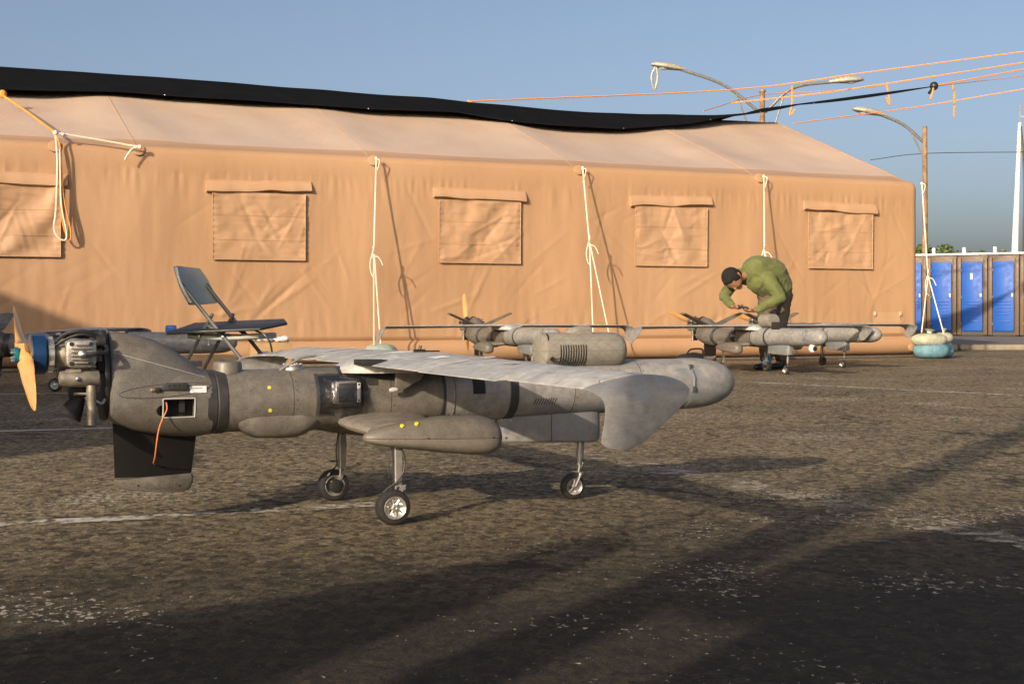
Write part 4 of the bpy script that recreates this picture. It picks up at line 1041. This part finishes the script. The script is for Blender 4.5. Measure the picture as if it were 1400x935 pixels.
# chair faces local +x; seat height .46
ch = thing('folding_chair', 'grey plastic folding chair with steel legs behind the large drone', 'chair', (-1.90, 9.5, CZ), R(-11))
def crv(x0, x1, z0, z1, y, n=8): return [(x0+(x1-x0)*i/n, y, z0+(z1-z0)*i/n) for i in range(n+1)]
for s_ in (-1, 1):
    y = .205*s_
    MB().tube([(-.245, y, .80), (-.20, y, .745), (.43, y, 0)], .0135, 8).build('front_leg', M['chairm'], ch)
    MB().tube([(-.035, y*.88, .60), (-.38, y*.88, 0)], .0125, 8).build('rear_leg', M['chairm'], ch)
    MB().tube([(-.075, y*.93, .53), (.05, y*.93, .455)], .009, 6).build('brace', M['chairm'], ch)
    for q in ((-.115, .455), (.05, .45)): MB().lathe((q[0], y*1.06, q[1]), (0, s_, 0), [(-.006, .011), (.004, .010), (.006, .005)], 8).build('rivet', M['metal'], ch)
MB().tube([(-.325, -.18, .10), (-.325, .18, .10)], .011, 8).build('rear_crossbar', M['chairm'], ch)
MB().tube([(.32, -.205, .13), (.32, .205, .13)], .011, 8).build('front_crossbar', M['chairm'], ch)
m = MB(); secs = []
for i in range(9):
    x = -.22+.50*i/8; w_ = .205-.012*abs(i-4)/4 - (.03 if i in (0, 8) else 0); dz = .012*math.sin(math.pi*i/8)
    secs.append([Vector((x, w_*math.copysign(abs(math.cos(b))**.35, math.cos(b)), .455-dz+.02*math.copysign(abs(math.sin(b))**.4, math.sin(b)))) for b in [2*math.pi*j/24 for j in range(24)]])
m.loft(secs).build('seat', M['chairp'], ch, smooth=60)
m = MB(); outer = []
nz, ny = 10, 16
front = []; backg = []
for i in range(nz+1):
    t = i/nz; z = .675+.235*t; x0 = -.185-.115*t
    rf = []; rb = []
    for j in range(ny+1):
        s2 = -1+2*j/ny; w_ = .235*(1-.22*max(0, t-.6)**1.5/.25 - .10*max(0, .3-t)/.3)
        cu = .075*(s2*s2) ; y = s2*w_
        rf.append(Vector((x0-.055+cu, y, z + .012*(1-s2*s2)*(1 if t > .5 else -1)))); rb.append(rf[-1]+Vector((-.016, 0, -.004)))
    front.append(rf); backg.append(rb)
secs = [f + b[::-1] for f, b in zip(front, backg)]
m.loft(secs).build('backrest', M['chairp'], ch, bevel=0, smooth=50)
bd = thing('black_panel', 'thin dark panel lying across the folding chair seat', 'panel', (-1.87, 9.44, CZ+.517), R(-6)); bd.rotation_euler = (R(7), 0, R(-6))
m = MB(); m.prism([(-.36, -.24, 0), (.27, -.24, .0), (.385, .0, 0), (.30, .24, 0), (-.33, .24, 0)], (0, 0, .016)); m.v = [(x, y, z+.045*x) for x, y, z in m.v]; m.build('board', simple('dark_board', (.022, .024, .024), .45), bd, bevel=.004)
m = MB(); m.tube(spline([(.22, -.18, -.005), (.29, -.21, -.03), (.33, -.21, -.11), (.33, -.2, -.30), (.3, -.18, -.45)], 5), .006, 6); m.build('cable', M['black'], bd)

# ------------------------------------------------------------------ boxes and clutter by the tent
M['card'] = simple('cardboard', (.40, .26, .125), .8, 0, .15, 8, .1)
M['cardtape'] = simple('parcel_tape', (.48, .36, .2), .35)
def carton(x, y, yaw, d, label, z=0, mat='card', name='cardboard_box', cat='box'):
    r = thing(name, label, cat, (x, y, z), R(yaw)); MB().box((0, 0, d[2]/2), d).build('carton', M[mat], r, bevel=.006)
    for s_ in (-1, 1): MB().box((0, s_*(d[1]/4+.001), d[2]+.002), (d[0]*.98, d[1]/2-.006, .006)).build('flap', M[mat], r)
    MB().box((0, 0, d[2]+.006), (d[0]*.99, .05, .002)).build('tape', M['cardtape'], r)
    MB().box((-d[0]*.2, -d[1]/2-.001, d[2]*.72), (.13, .002, .06)).build('print', M['ink'], r); MB().box((d[0]*.25, -d[1]/2-.001, d[2]*.72), (.05, .002, .08)).build('print', M['ink'], r); return r
carton(-3.33, 15.6, 8, (.62, .4, .30), 'wide cardboard box with printed marks behind the chair legs')
carton(-2.78, 16.3, 14, (.46, .38, .42), 'open-topped cardboard box with plastic scraps behind the chair')
M['plas'] = simple('crumpled_plastic', (.6, .56, .6), .4)
m = MB(); rr = random.Random(2)
for k in range(16): m.ball((rr.uniform(-.2, .2), rr.uniform(-.1, .1), rr.uniform(-.005, .03)), rr.uniform(.018, .045), 7, 5, (1.3, 1, .8))
o = m.build('plastic_scraps', M['plas'], None, loc=(-2.78, 16.3, .45)); tag(o, 'crumpled pale plastic scraps on the open cardboard box', 'plastic')
M['tealbox'] = simple('teal_crate', (.05, .20, .25), .5)
carton(-4.35, 16.4, 15, (.62, .4, .26), 'teal storage crate on the ground below the blue engine ring', 0, 'tealbox', 'storage_crate', 'crate')
ws_ = MB(); ws_.box((0, 0, .06), (.6, .4, .12)); ws_.v = [(x+.10*(z > .1), y, z) for x, y, z in ws_.v]
o = ws_.build('white_crate', M['white'], None, bevel=.012, loc=(-4.40, 15.3, 0), rot=(0, 0, .2)); tag(o, 'low white crate on the tarmac right of the wooden propeller tip', 'crate')
MB().box((.05, 0, .124), (.5, .3, .012)).build('lid', M['white'], o, bevel=.004)
o = MB().box((0, 0, .03), (.10, .07, .06)).build('blue_clip_box', simple('blue_plastic', (.02, .14, .5), .4), None, bevel=.006, loc=(-3.40, 14.15, .576)); tag(o, 'small bright blue box on the shaded left drone fuselage', 'box')
MB().box((0, 0, .064), (.09, .06, .008)).build('lid', bpy.data.materials['blue_plastic'], o, bevel=.002)
# dark duffel bag near the man's boots
m = MB(); secs = []
for i in range(13):
    t = i/12; x = -.26+.52*t; r_ = .13*max(.05, math.sin(math.pi*min(1, max(0, t*.94+.03))))**.35
    secs.append([Vector((x, r_*math.cos(b), .105+r_*.8*math.sin(b)*(1+.06*math.sin(5*b+i)))) for b in [2*math.pi*j/16 for j in range(16)]])
o = m.loft(secs).build('duffel_bag', simple('black_nylon', (.014, .014, .016), .6, 0, .3, 20, .4, 30), None, loc=(2.52, 19.7, 0), rot=(0, 0, .3)); tag(o, 'black duffel bag on the ground beside the man', 'bag')
MB().tube(spline([(-.12, -.05, .2), (-.08, -.1, .26), (.08, -.1, .26), (.12, -.05, .2)], 5), .012, 6).build('handle', M['black'], o)

# ------------------------------------------------------------------ the man
M['skin'] = simple('skin', (.30, .155, .095), .5, 0, .12, 20, .05)
M['hair'] = simple('black_hair', (.007, .006, .005), .95, 0, .4, 60, 1.0, 160)
def shirt_mat():
    t = NT('green_shirt'); v = t.co()
    c = t.mix(t.ramp(t.noise(v, 5, 4), [(.35, 0.0), (.7, 1.0)]), (.088, .104, .028), (.125, .142, .040))
    t.bump(t.noise(t.co((1.2, 1.2, .8), (.4, .5, .2)), 9, 3, .45, 1.0), .45, .03); return t.set(Base_Color=c, Roughness=.85, Sheen_Weight=.1)
M['shirt'] = shirt_mat()
t = NT('khaki_trousers'); t.bump(t.noise(t.co((1.5, 1.5, .7), (0, .4, 0)), 9, 4, .5, 1.2), .9, .04)
M['trousers'] = t.set(Base_Color=t.mix(t.noise(t.co(), 7, 4), (.085, .066, .045), (.13, .10, .07)), Roughness=.85)
def cap(m, a, b, ra, rb, n=14, k=5):
    a = Vector(a); b = Vector(b); d = (b-a).normalized(); secs = []; x, y, _ = frame_of(d); L = (b-a).length
    pr = [(-ra*math.cos(math.pi/2*i/k), ra*math.sin(math.pi/2*i/k)) for i in range(k+1)] + [(L+rb*math.sin(math.pi/2*i/k), rb*math.cos(math.pi/2*i/k)) for i in range(k+1)]
    m.loft([[a + d*t + max(r_, .0008)*(x*math.cos(2*math.pi*j/n)+y*math.sin(2*math.pi*j/n)) for j in range(n)] for t, r_ in pr])
man = thing('person', 'person in olive green shirt and khaki trousers bending over a drone with a phone', 'person', (3.42, 19.15, 0), 0)
HIP = Vector((.16, .05, 1.07)); HL = Vector((.04, -.07, 1.0)); HR = Vector((.23, .12, 1.0))
KL = Vector((-.02, -.11, .52)); KR = Vector((.20, .06, .52)); AL = Vector((.0, -.06, .09)); AR = Vector((.24, .13, .09))
WST = Vector((.05, -.02, 1.20)); CH = Vector((-.15, -.15, 1.27)); NK = Vector((-.31, -.25, 1.26)); HD = Vector((-.47, -.33, 1.20))
SR = Vector((-.02, -.33, 1.21)); SL = Vector((-.40, .0, 1.24)); ER = Vector((.11, -.50, .96)); WR_ = Vector((-.24, -.56, .79)); EL = Vector((-.59, -.20, .98)); WL = Vector((-.51, -.46, .84))
# ---- body: one continuous skin
b = MB()
cap(b, HIP, WST, .13, .12); cap(b, WST, CH, .12, .13); cap(b, CH, NK, .10, .055); cap(b, NK, HD, .055, .06)
for h_, k_, a_ in ((HL, KL, AL), (HR, KR, AR)): cap(b, h_, k_, .085, .055); cap(b, k_, a_, .055, .035); cap(b, a_, a_+Vector((-.13, -.08, -.05)), .035, .03)
for s_, e_, w_ in ((SR, ER, WR_), (SL, EL, WL)): cap(b, CH, s_, .08, .055); cap(b, s_, e_, .05, .04); cap(b, e_, w_, .04, .026)
# head: skull, jaw, nose, ears, brow; looking down along fd
fd = Vector((.02, -.42, -.90)).normalized(); up_ = Vector((-.80, -.50, .25)); up_ = (up_ - fd*up_.dot(fd)).normalized(); sd_ = up_.cross(fd)
hc = HD + up_*.03
def H(f, u, s): return hc + (fd*f + up_*u + sd_*s)*1.18
b.ball(hc, .112, 16, 12); cap(b, H(.0, .03, 0), H(.02, -.02, 0), .112, .104); cap(b, H(.03, -.06, 0), H(.065, -.095, 0), .068, .042)
cap(b, H(.092, .0, 0), H(.115, -.032, 0), .012, .018, 8); cap(b, H(.083, .022, -.035), H(.083, .022, .035), .016, .016, 8)
cap(b, H(.09, -.065, -.02), H(.09, -.065, .02), .012, .012, 8)
for s_ in (-1, 1): cap(b, H(-.01, -.03, s_*.096), H(-.025, .012, s_*.106), .014, .020, 8); cap(b, H(.078, -.03, s_*.045), H(.07, -.04, s_*.05), .022, .02, 8)
def hand(w, pd_, nrm, flip, curl):
    pd_ = pd_.normalized(); nrm = (nrm-pd_*nrm.dot(pd_)).normalized(); sv = pd_.cross(nrm)*flip
    for s_ in (-.028, -.01, .01, .028): cap(b, w+sv*s_*.6, w+pd_*.085+sv*s_, .018, .015, 8, 3)
    for i, (s_, ln) in enumerate(((-.031, .062), (-.011, .074), (.011, .070), (.031, .054))):
        p0 = w+pd_*.088+sv*s_; p1 = p0 + (pd_*math.cos(curl*.5)+nrm*math.sin(curl*.5))*ln*.55; p2 = p1 + (pd_*math.cos(curl*1.4)+nrm*math.sin(curl*1.4))*ln*.5
        cap(b, p0, p1, .0105, .0095, 8, 3); cap(b, p1, p2, .0095, .008, 8, 3)
    t0 = w+pd_*.03-sv*.03; t1 = t0 - sv*.035+pd_*.03+nrm*.012; t2 = t1+pd_*.032+nrm*.018; cap(b, t0, t1, .013, .012, 8, 3); cap(b, t1, t2, .012, .009, 8, 3)
PH = Vector((-.40, -.575, .80))
hand(WR_, Vector((-.13, -.02, .0)), Vector((-.15, .1, .6)), 1, .45)
hand(WL, Vector((.10, -.09, -.02)), Vector((.3, -.1, .5)), -1, 1.0)
link('body', remesh(b, .0075, 3, 'body'), M['skin'], man)
# ---- clothes
s = MB()
cap(s, HIP+Vector((.0, .0, .05)), WST+Vector((0, 0, .06)), .215, .25); cap(s, WST+Vector((0, 0, .06)), CH+Vector((.02, 0, .04)), .25, .225); cap(s, CH, NK+Vector((.05, .03, .02)), .19, .105)
cap(s, CH, SR, .15, .10); cap(s, CH, SL, .15, .10)
cap(s, SR, ER, .105, .075); cap(s, ER, WR_+(ER-WR_)*.13, .075, .052); cap(s, SL, EL, .10, .07); cap(s, EL, WL+(EL-WL)*.15, .07, .048)
# hanging shirt front
cap(s, WST+Vector((-.05, -.08, -.07)), CH+Vector((.02, -.04, -.08)), .19, .17)
sh_ = remesh(s, .011, 5, 'shirt')
for v_, nv_ in zip(sh_.vertices, [k_.normal.copy() for k_ in sh_.vertices]):
    q = v_.co.copy(); r_ = abs(noise.noise(Vector((q.x*9+q.z*5, q.y*6, q.z*9-q.x*4)))) + .5*abs(noise.noise(Vector((q.x*4, q.y*17, q.z*15))))
    v_.co = q + nv_*(.020*(.35-r_))
link('shirt', sh_, M['shirt'], man)
nd = (NK-HD).normalized(); cp = NK+nd*.02; MB().lathe(cp-nd*.03, nd, [(0, .098), (.012, .108), (.05, .115), (.06, .095), (.03, .085)], 20).build('collar', M['shirt'], man)
s = MB(); cap(s, HL, HR, .165, .165); cap(s, HIP, WST, .17, .15)
for h_, k_, a_ in ((HL, KL, AL), (HR, KR, AR)): cap(s, h_, k_, .155, .105); cap(s, k_, a_+Vector((0, 0, .07)), .105, .085)
tr_ = remesh(s, .012, 5, 'trousers')
for v_, nv_ in zip(tr_.vertices, [k_.normal.copy() for k_ in tr_.vertices]):
    q = v_.co.copy(); v_.co = q + nv_*(.016*(.3-abs(noise.noise(Vector((q.x*8, q.y*8, q.z*14+q.x*5))))))
link('trousers', tr_, M['trousers'], man)
for a_ in (AL, AR):
    s = MB(); cap(s, a_+Vector((0, 0, .08)), a_+Vector((0, 0, -.03)), .062, .055); cap(s, a_+Vector((.03, .02, -.04)), a_+Vector((-.15, -.10, -.05)), .05, .04); s.v = [(x, y, max(z, .0)) for x, y, z in s.v]
    link('boot', remesh(s, .01, 3, 'boot'), M['black'], man)
s = MB(); s.ball(H(-.024, .024, 0), .132, 18, 14); cap(s, H(-.03, .0, 0), H(-.055, -.035, 0), .125, .10); cap(s, H(.045, .075, -.03), H(.045, .075, .03), .045, .045)
link('hair', remesh(s, .009, 3, 'hair'), M['hair'], man)
ph = tag(MB().box((0, 0, 0), (.15, .075, .012)).build('phone', M['black'], None, bevel=.006, loc=Vector((3.42, 19.15, 0))+PH+Vector((.01, .0, .035)), rot=(R(25), R(12), R(8))), 'dark phone held in the hands of the bending person', 'phone')
MB().box((0, 0, .0068), (.135, .066, .001)).build('screen', simple('phone_screen', (.05, .055, .06), .1), ph)
MB().box((.05, .02, -.0068), (.02, .02, .002)).build('camera_lens', M['void'], ph, bevel=.0008)

# ------------------------------------------------------------------ toilets, kerb
M['tblue'] = simple('blue_toilet_door', (.004, .082, .40), .55, 0, .12, 4, .08, 30)
M['tbrown'] = simple('brown_toilet_frame', (.115, .078, .055), .55, 0, .12, 5)
M['pave'] = simple('pale_pavement', (.155, .14, .125), .9, 0, .3, 2, .2, 40)
M['kerb'] = simple('kerb_concrete', (.22, .19, .15), .9, 0, .4, 3, .5, 20)
m = MB(); m.box((17.5, 43, .05), (23, 28, .1)); struct(m.build('pavement', M['pave'], None, loc=None, smooth=0))
for k in range(14):
    o = MB().box((0, 0, .055), (1.45, .28, .12)).build('kerb', M['kerb'], None, bevel=.03, loc=(6.8+1.5*k, 28.84, 0)); struct(o)
def toilet():
    r = thing('portable_toilet', 'x', 'toilet', group='portable toilets in a row')
    W_, D, Hh = .95, 1.1, 2.28
    MB().box((0, D/2, Hh/2), (W_, D, Hh)).build('cabin', M['tbrown'], r, bevel=.03)
    MB().box((0, -.006, .08), (W_*.9, .03, .10)).build('base_skid', M['band'], r)
    # frame posts
    for s_ in (-1, 1):
        MB().box((s_*.405, -.03, 1.12), (.13, .07, 2.18)).build('corner_post', M['tbrown'], r, bevel=.02)
    d = MB(); pl = [(-.30, 0, .14), (.30, 0, .14), (.32, 0, .17), (.32, 0, 2.03), (.28, 0, 2.09), (-.28, 0, 2.09), (-.32, 0, 2.03), (-.32, 0, .17)]
    d.prism(pl, (0, .05, 0)); do = d.build('door', M['tblue'], r, bevel=.01, loc=(0, -.04, 0))
    for k in range(5): MB().box((.0, -.03, .62+.09*k), (.44, .02, .035)).build('vent_slat', M['tblue'], do, bevel=.008)
    MB().box((.02, -.03, .42), (.36, .012, .03)).build('vent_slat', M['tblue'], do, bevel=.004)
    MB().box((.27, -.035, 1.15), (.05, .03, .10)).build('latch', M['white'], do, bevel=.008)
    for z in (.35, 1.1, 1.85): MB().box((-.335, -.03, z), (.05, .03, .08)).build('hinge', M['tbrown'], do)
    MB().box((0, D/2-.02, Hh+.03), (W_+.03, D+.08, .06)).build('roof', M['white'], r, bevel=.02)
    MB().lathe((-.33, .25, Hh+.05), (0, 0, 1), [(0, .055), (.17, .055), (.18, .05)], 12).build('vent_pipe', M['white'], r)
    return r
t0 = toilet(); labs = ['leftmost portable toilet, mostly hidden by the tent corner', 'portable toilet with blue door just right of the tent corner rope', 'portable toilet with a small white sign on its blue door', 'portable toilet with plain blue door nearest the white mast', 'portable toilet cut off by the right edge of the photo']
for k, lb in enumerate(labs):
    o = t0 if k == 0 else copy_tree(t0)
    o.location = (12.06+.723*(k-1), 39.8-.4175*(k-1), .1); o.rotation_euler = (0, 0, R(-30)); o.scale = (.87, 1, .985); o['label'] = lb
    if k == 2:
        d = [c for c in o.children if c.name.startswith('door')][0]; MB().box((-.02, -.03, 1.68), (.07, .012, .17)).build('door_sign', M['white'], d)

# ------------------------------------------------------------------ lamp posts, mast, wires
M['rust'] = simple('rusty_pole', (.235, .145, .08), .8, 0, .5, 5, .3, 40); M['galv'] = simple('galvanised_arm', (.22, .215, .195), .55, .5, .25, 6); M['lamph'] = simple('lamp_housing', (.34, .33, .28), .55, .2, .25, 8); M['lens'] = simple('lamp_lens', (.5, .5, .46), .3)
def lamp_arm(r, base, mid, end, brace):
    MB().tube(spline([base, mid, end], 8), .055, 8).build('lamp_arm', M['galv'], r)
    MB().tube([brace, Vector(base)*.35+Vector(mid)*.65], .03, 6).build('arm_brace', M['galv'], r)
    e = Vector(end); d = (e-Vector(mid)); d.z = d.z*.4; d.normalize()
    sd = Vector((0, 1, 0)); secs = []
    for t, w_, hh in ((-.25, .06, .06), (0, .13, .13), (.35, .22, .17), (.8, .20, .13), (.98, .07, .05)):
        c = e+d*t; secs.append([c + sd*w_*math.cos(b) + Vector((0, 0, 1))*hh*(math.sin(b) if math.sin(b) > 0 else .5*math.sin(b)) for b in [2*math.pi*j/16 for j in range(16)]])
    h_ = MB().loft(secs).build('lamp_head', M['lamph'], r)
    MB().ball(e+d*.5-Vector((0, 0, .05)), .13, 10, 6, (1.7, .9, .5)).build('lens', M['lens'], h_); return e+d*.8
r1 = thing('street_lamp', 'double-armed street lamp rising behind the tent ridge', 'street lamp')
x1, y1 = 8.82, 50
MB().tube([(x1, y1, 0), (x1, y1, 8.55)], [.12, .09], 12).build('pole', M['rust'], r1); MB().lathe((x1, y1, 8.5), (0, 0, 1), [(0, .12), (.08, .12)], 12).build('pole_cap', M['rust'], r1)
e1 = lamp_arm(r1, (x1-.1, y1, 7.8), (x1-1.35, y1, 8.75), (x1-2.95, y1, 9.33), Vector((x1-.5, y1, 7.3)))
lamp_arm(r1, (x1+.1, y1, 7.8), (x1+1.1, y1, 8.65), (x1+2.6, y1, 8.88), Vector((x1+.4, y1, 7.2)))
MB().tube(spline([e1+Vector((0, 0, -.02)), e1+Vector((-.16, 0, -.4)), e1+Vector((-.05, 0, -.85)), e1+Vector((.06, 0, -.4)), e1+Vector((.0, 0, .0))], 5), .045, 6).build('hanging_strap', M['lamph'], r1)
r2 = thing('street_lamp', 'rusty single-armed street lamp right of the tent corner', 'street lamp')
x2, y2 = 14.55, 50
MB().tube([(x2, y2, 0), (x2, y2, 7.30)], [.12, .08], 12).build('pole', M['rust'], r2)
lamp_arm(r2, (x2-.05, y2, 6.75), (x2-.75, y2, 7.35), (x2-1.6, y2, 7.73), Vector((x2-.05, y2, 6.2)))
# white mast
ms = thing('white_mast', 'leaning white metal mast with black cables at the right edge', 'mast', (28.3, 80, 0))
MB().tube([(0, 0, 0), (.02, 0, 3.3), (.33, 0, 11.4)], [.24, .20, .10], 12).build('tube', simple('white_mast_paint', (.72, .72, .70), .45, 0, .08), ms)
for k, dx in enumerate((.28, .40)):
    MB().tube(spline([(dx+.3, -.2, 0), (dx+.15, -.22, 4), (dx+.22, -.2, 8), (.36, -.1, 11.2)], 5), .045, 6).build('cable', M['black'], ms)
MB().tube([(.34, 0, 11.4), (.36, 0, 12.4)], .03, 6).build('antenna', M['galv'], ms)
MB().tube([(.36, -.1, 11.8), (-1.4, -20, 6.5), (-5.0, -37.2, 2.55)], .018, 5).build('stay_wire', M['rope'], ms)
# orange ropes in the air
def P2(x, y, z): return Vector(((x-700)/1940*z, z, .78+(426-y)/1940*z))
ORG = 'orange ropes strung over the tent'
rp = [('orange rope from the ridge knot to the top right, highest of the lines', [(640, 139, 27), (1000, 123, 30), (1180, 100, 30), (1400, 71, 30)], .014),
      ('orange rope second from the top at the right edge', [(1000, 141, 32), (1120, 128, 31), (1230, 112, 30), (1400, 86, 30)], .014),
      ('orange rope tied to the black cloth tip', [(1276, 118, 29.1), (1330, 108, 29.5), (1400, 95, 30)], .014),
      ('slack orange rope just under the cloth tip line', [(1280, 118, 29.1), (1340, 111, 31), (1400, 104, 32)], .010),
      ('lowest orange rope passing over the single street lamp', [(1085, 169, 34), (1250, 147, 36), (1400, 122, 36)], .014),
      ('orange rope crossing behind the double street lamp', [(962, 152, 33), (1040, 130, 36), (1130, 125, 37), (1210, 117, 38)], .011)]
for lb, pts, r_ in rp: rope('orange_rope', [P2(*p) for p in pts], r_, M['orange'], lb, 'rope', ORG)
for lb, pts in (('orange rope tail hanging right of the double lamp pole', [(1083, 118, 30), (1083, 140, 30), (1080, 158, 30), (1087, 150, 30)]), ('orange rope tail hanging below the upper ropes', [(1212, 116, 30), (1215, 130, 30), (1216, 144, 30), (1212, 134, 30)]), ('long orange rope tail hanging beyond the cloth tip', [(1302, 115, 30), (1305, 130, 30), (1304, 160, 30)]), ('short orange rope tail at the cloth tip', [(1277, 117, 29), (1274, 130, 29), (1272, 136, 29)])):
    rope('orange_rope_tail', [P2(*p) for p in pts], .02, M['orange'], lb, 'rope', ORG)
o = MB().ball(P2(1277, 118, 29.05), .09, 10, 6).build('rope_knot', M['black']); tag(o, 'black knot at the pulled tip of the shade cloth', 'knot')
MB().tube([P2(1277, 119, 29.05), P2(1270, 128, 29)], .03, 6).build('knot_tail', M['black'], o)
o = MB().ball(P2(643, 143, 26.9), .07, 10, 6).build('rope_knot', M['orange']); tag(o, 'orange knot on the middle of the shade cloth edge', 'knot'); MB().tube([P2(640, 138, 26.9), P2(648, 150, 26.85)], .03, 6).build('knot_tail', M['orange'], o)
rope('power_wire', [P2(1190, 219, 60), P2(1265, 210, 60), P2(1420, 208, 60)], .015, M['black'], 'thin dark wire crossing the single street lamp pole', 'wire')

# ------------------------------------------------------------------ far trees
M['leaf'] = simple('tree_leaves', (.075, .115, .03), .6, 0, .4, 3, 0); M['bark'] = simple('tree_bark', (.09, .065, .045), .9, 0, .3)
def tree(x, y, h, w, label, seed, n=3200):
    rt = random.Random(seed); r = thing('tree', label, 'tree', (x, y, 0), 0, 'far trees behind the toilets')
    m = MB(); m.tube([(0, 0, 0), (.1, 0, h*.4), (0, .1, h*.7)], [.2, .15, .07], 8)
    for k in range(5):
        a = k*1.3; m.tube([(.05, 0, h*.42), (w*.35*math.cos(a), w*.35*math.sin(a), h*.62), (w*.6*math.cos(a), w*.6*math.sin(a), h*.8)], [.09, .05, .02], 6)
    m.build('trunk', M['bark'], r)
    m = MB(); cl = [(Vector((rt.uniform(-w, w)*.7, rt.uniform(-w, w)*.7, h*rt.uniform(.6, .93))), rt.uniform(.25, .45)*w) for _ in range(14)]
    for k in range(n):
        c, cr = rt.choice(cl); d = Vector((rt.gauss(0, 1), rt.gauss(0, 1), rt.gauss(0, .8))).normalized()*cr*rt.random()**.4
        p = c+d; s_ = rt.uniform(.10, .2); a = Vector((rt.gauss(0, 1), rt.gauss(0, 1), rt.gauss(0, 1))).normalized(); b_ = frame_of(a)[0]
        q = a.cross(b_); m.add([p-b_*s_, p+q*s_*.5, p+b_*s_, p-q*s_*.5], [(0, 1, 2, 3)])
    m.build('crown', M['leaf'], r, fix=False, smooth=0)
tree(27.0, 90, 4.95, 1.9, 'leftmost green tree crown showing over the toilet roofs', 1)
tree(29.2, 92, 4.85, 1.6, 'second green tree crown over the toilet roofs', 2)
tree(33.0, 95, 4.8, 2.2, 'thin far tree left of the white mast', 3, 500)

# ------------------------------------------------------------------ things behind the camera whose shadows fall into view
sh = 1/math.tan(R(SUN_EL)); sx, sy = math.sin(R(SUN_AZ))*sh, math.cos(R(SUN_AZ))*sh
r3 = thing('floodlight_pole', 'tall pole behind the photographer whose straight shadow crosses the tarmac', 'pole', (1.182-.469/.883*(5.732+3), -3.0, 0))
MB().tube([(0, 0, 0), (0, 0, 7.5)], [.13, .10], 14).build('pole', M['rust'], r3); MB().box((0, 0, 7.6), (.5, .3, .25)).build('floodlight', M['lamph'], r3, bevel=.03); MB().box((0, 0, .02), (.45, .45, .04)).build('base_plate', M['galv'], r3)
def shadow_caster(poly, H, label):  # added unseen sheet, its outline projected back from the ground shadow it throws
    r = thing('shadow_caster', label, 'shadow caster'); top = []
    c = Vector((sum(p[0] for p in poly)/len(poly)-sx*H, sum(p[1] for p in poly)/len(poly)-sy*H, H-.02))
    P = [Vector((x-sx*H, y-sy*H, H)) for x, y in poly]
    m = MB(); m.loft([[p+Vector((0, 0, -.006)) for p in P], [p+Vector((0, 0, .006)) for p in P]]); m.build('cloth', M['shade'], r, smooth=0)
    return r, P
s1, P = shadow_caster([(.36, 4.93), (.42, 4.82), (.38, 4.66), (.26, 4.45), (.06, 4.06), (-.22, 3.55), (-.45, 3.1), (-.75, 2.6), (-2.0, 1.0), (-3.2, 1.75), (-1.25, 3.36), (-.6, 3.92), (-.2, 4.28), (.05, 4.62), (.22, 4.88)], 2.5, 'added narrow black sheet behind the photographer, cut to throw the lower left tarmac shadow')
for p in (P[8], P[9]): MB().tube([(p.x, p.y, 0), (p.x, p.y, 2.55)], .03, 8).build('post', M['galv'], s1)
MB().tube([P[0], P[0]+Vector((-.52, -1.64, 3.5))], .012, 6).build('stay', M['rope'], s1)
s2, P = shadow_caster([(.40, 3.98), (.44, 4.12), (.56, 4.17), (.70, 4.20), (.78, 4.30), (1.06, 4.72), (1.45, 5.02), (1.96, 5.44), (3.2, 6.6), (3.9, 5.8), (1.5, 3.2), (1.13, 2.82), (.9, 2.5), (.30, 2.5), (.22, 2.86), (.46, 3.28), (.62, 3.52), (.50, 3.58), (.42, 3.75)], 2.5, 'added wide black sheet behind the photographer, cut to throw the lower right tarmac shadow')
for p in (P[10], P[13]): MB().tube([(p.x, p.y, 0), (p.x, p.y, 2.55)], .03, 8).build('post', M['galv'], s2)
MB().tube([P[0], P[0]+Vector((-1.0, -.9, 3.0))], .012, 6).build('stay', M['rope'], s2)
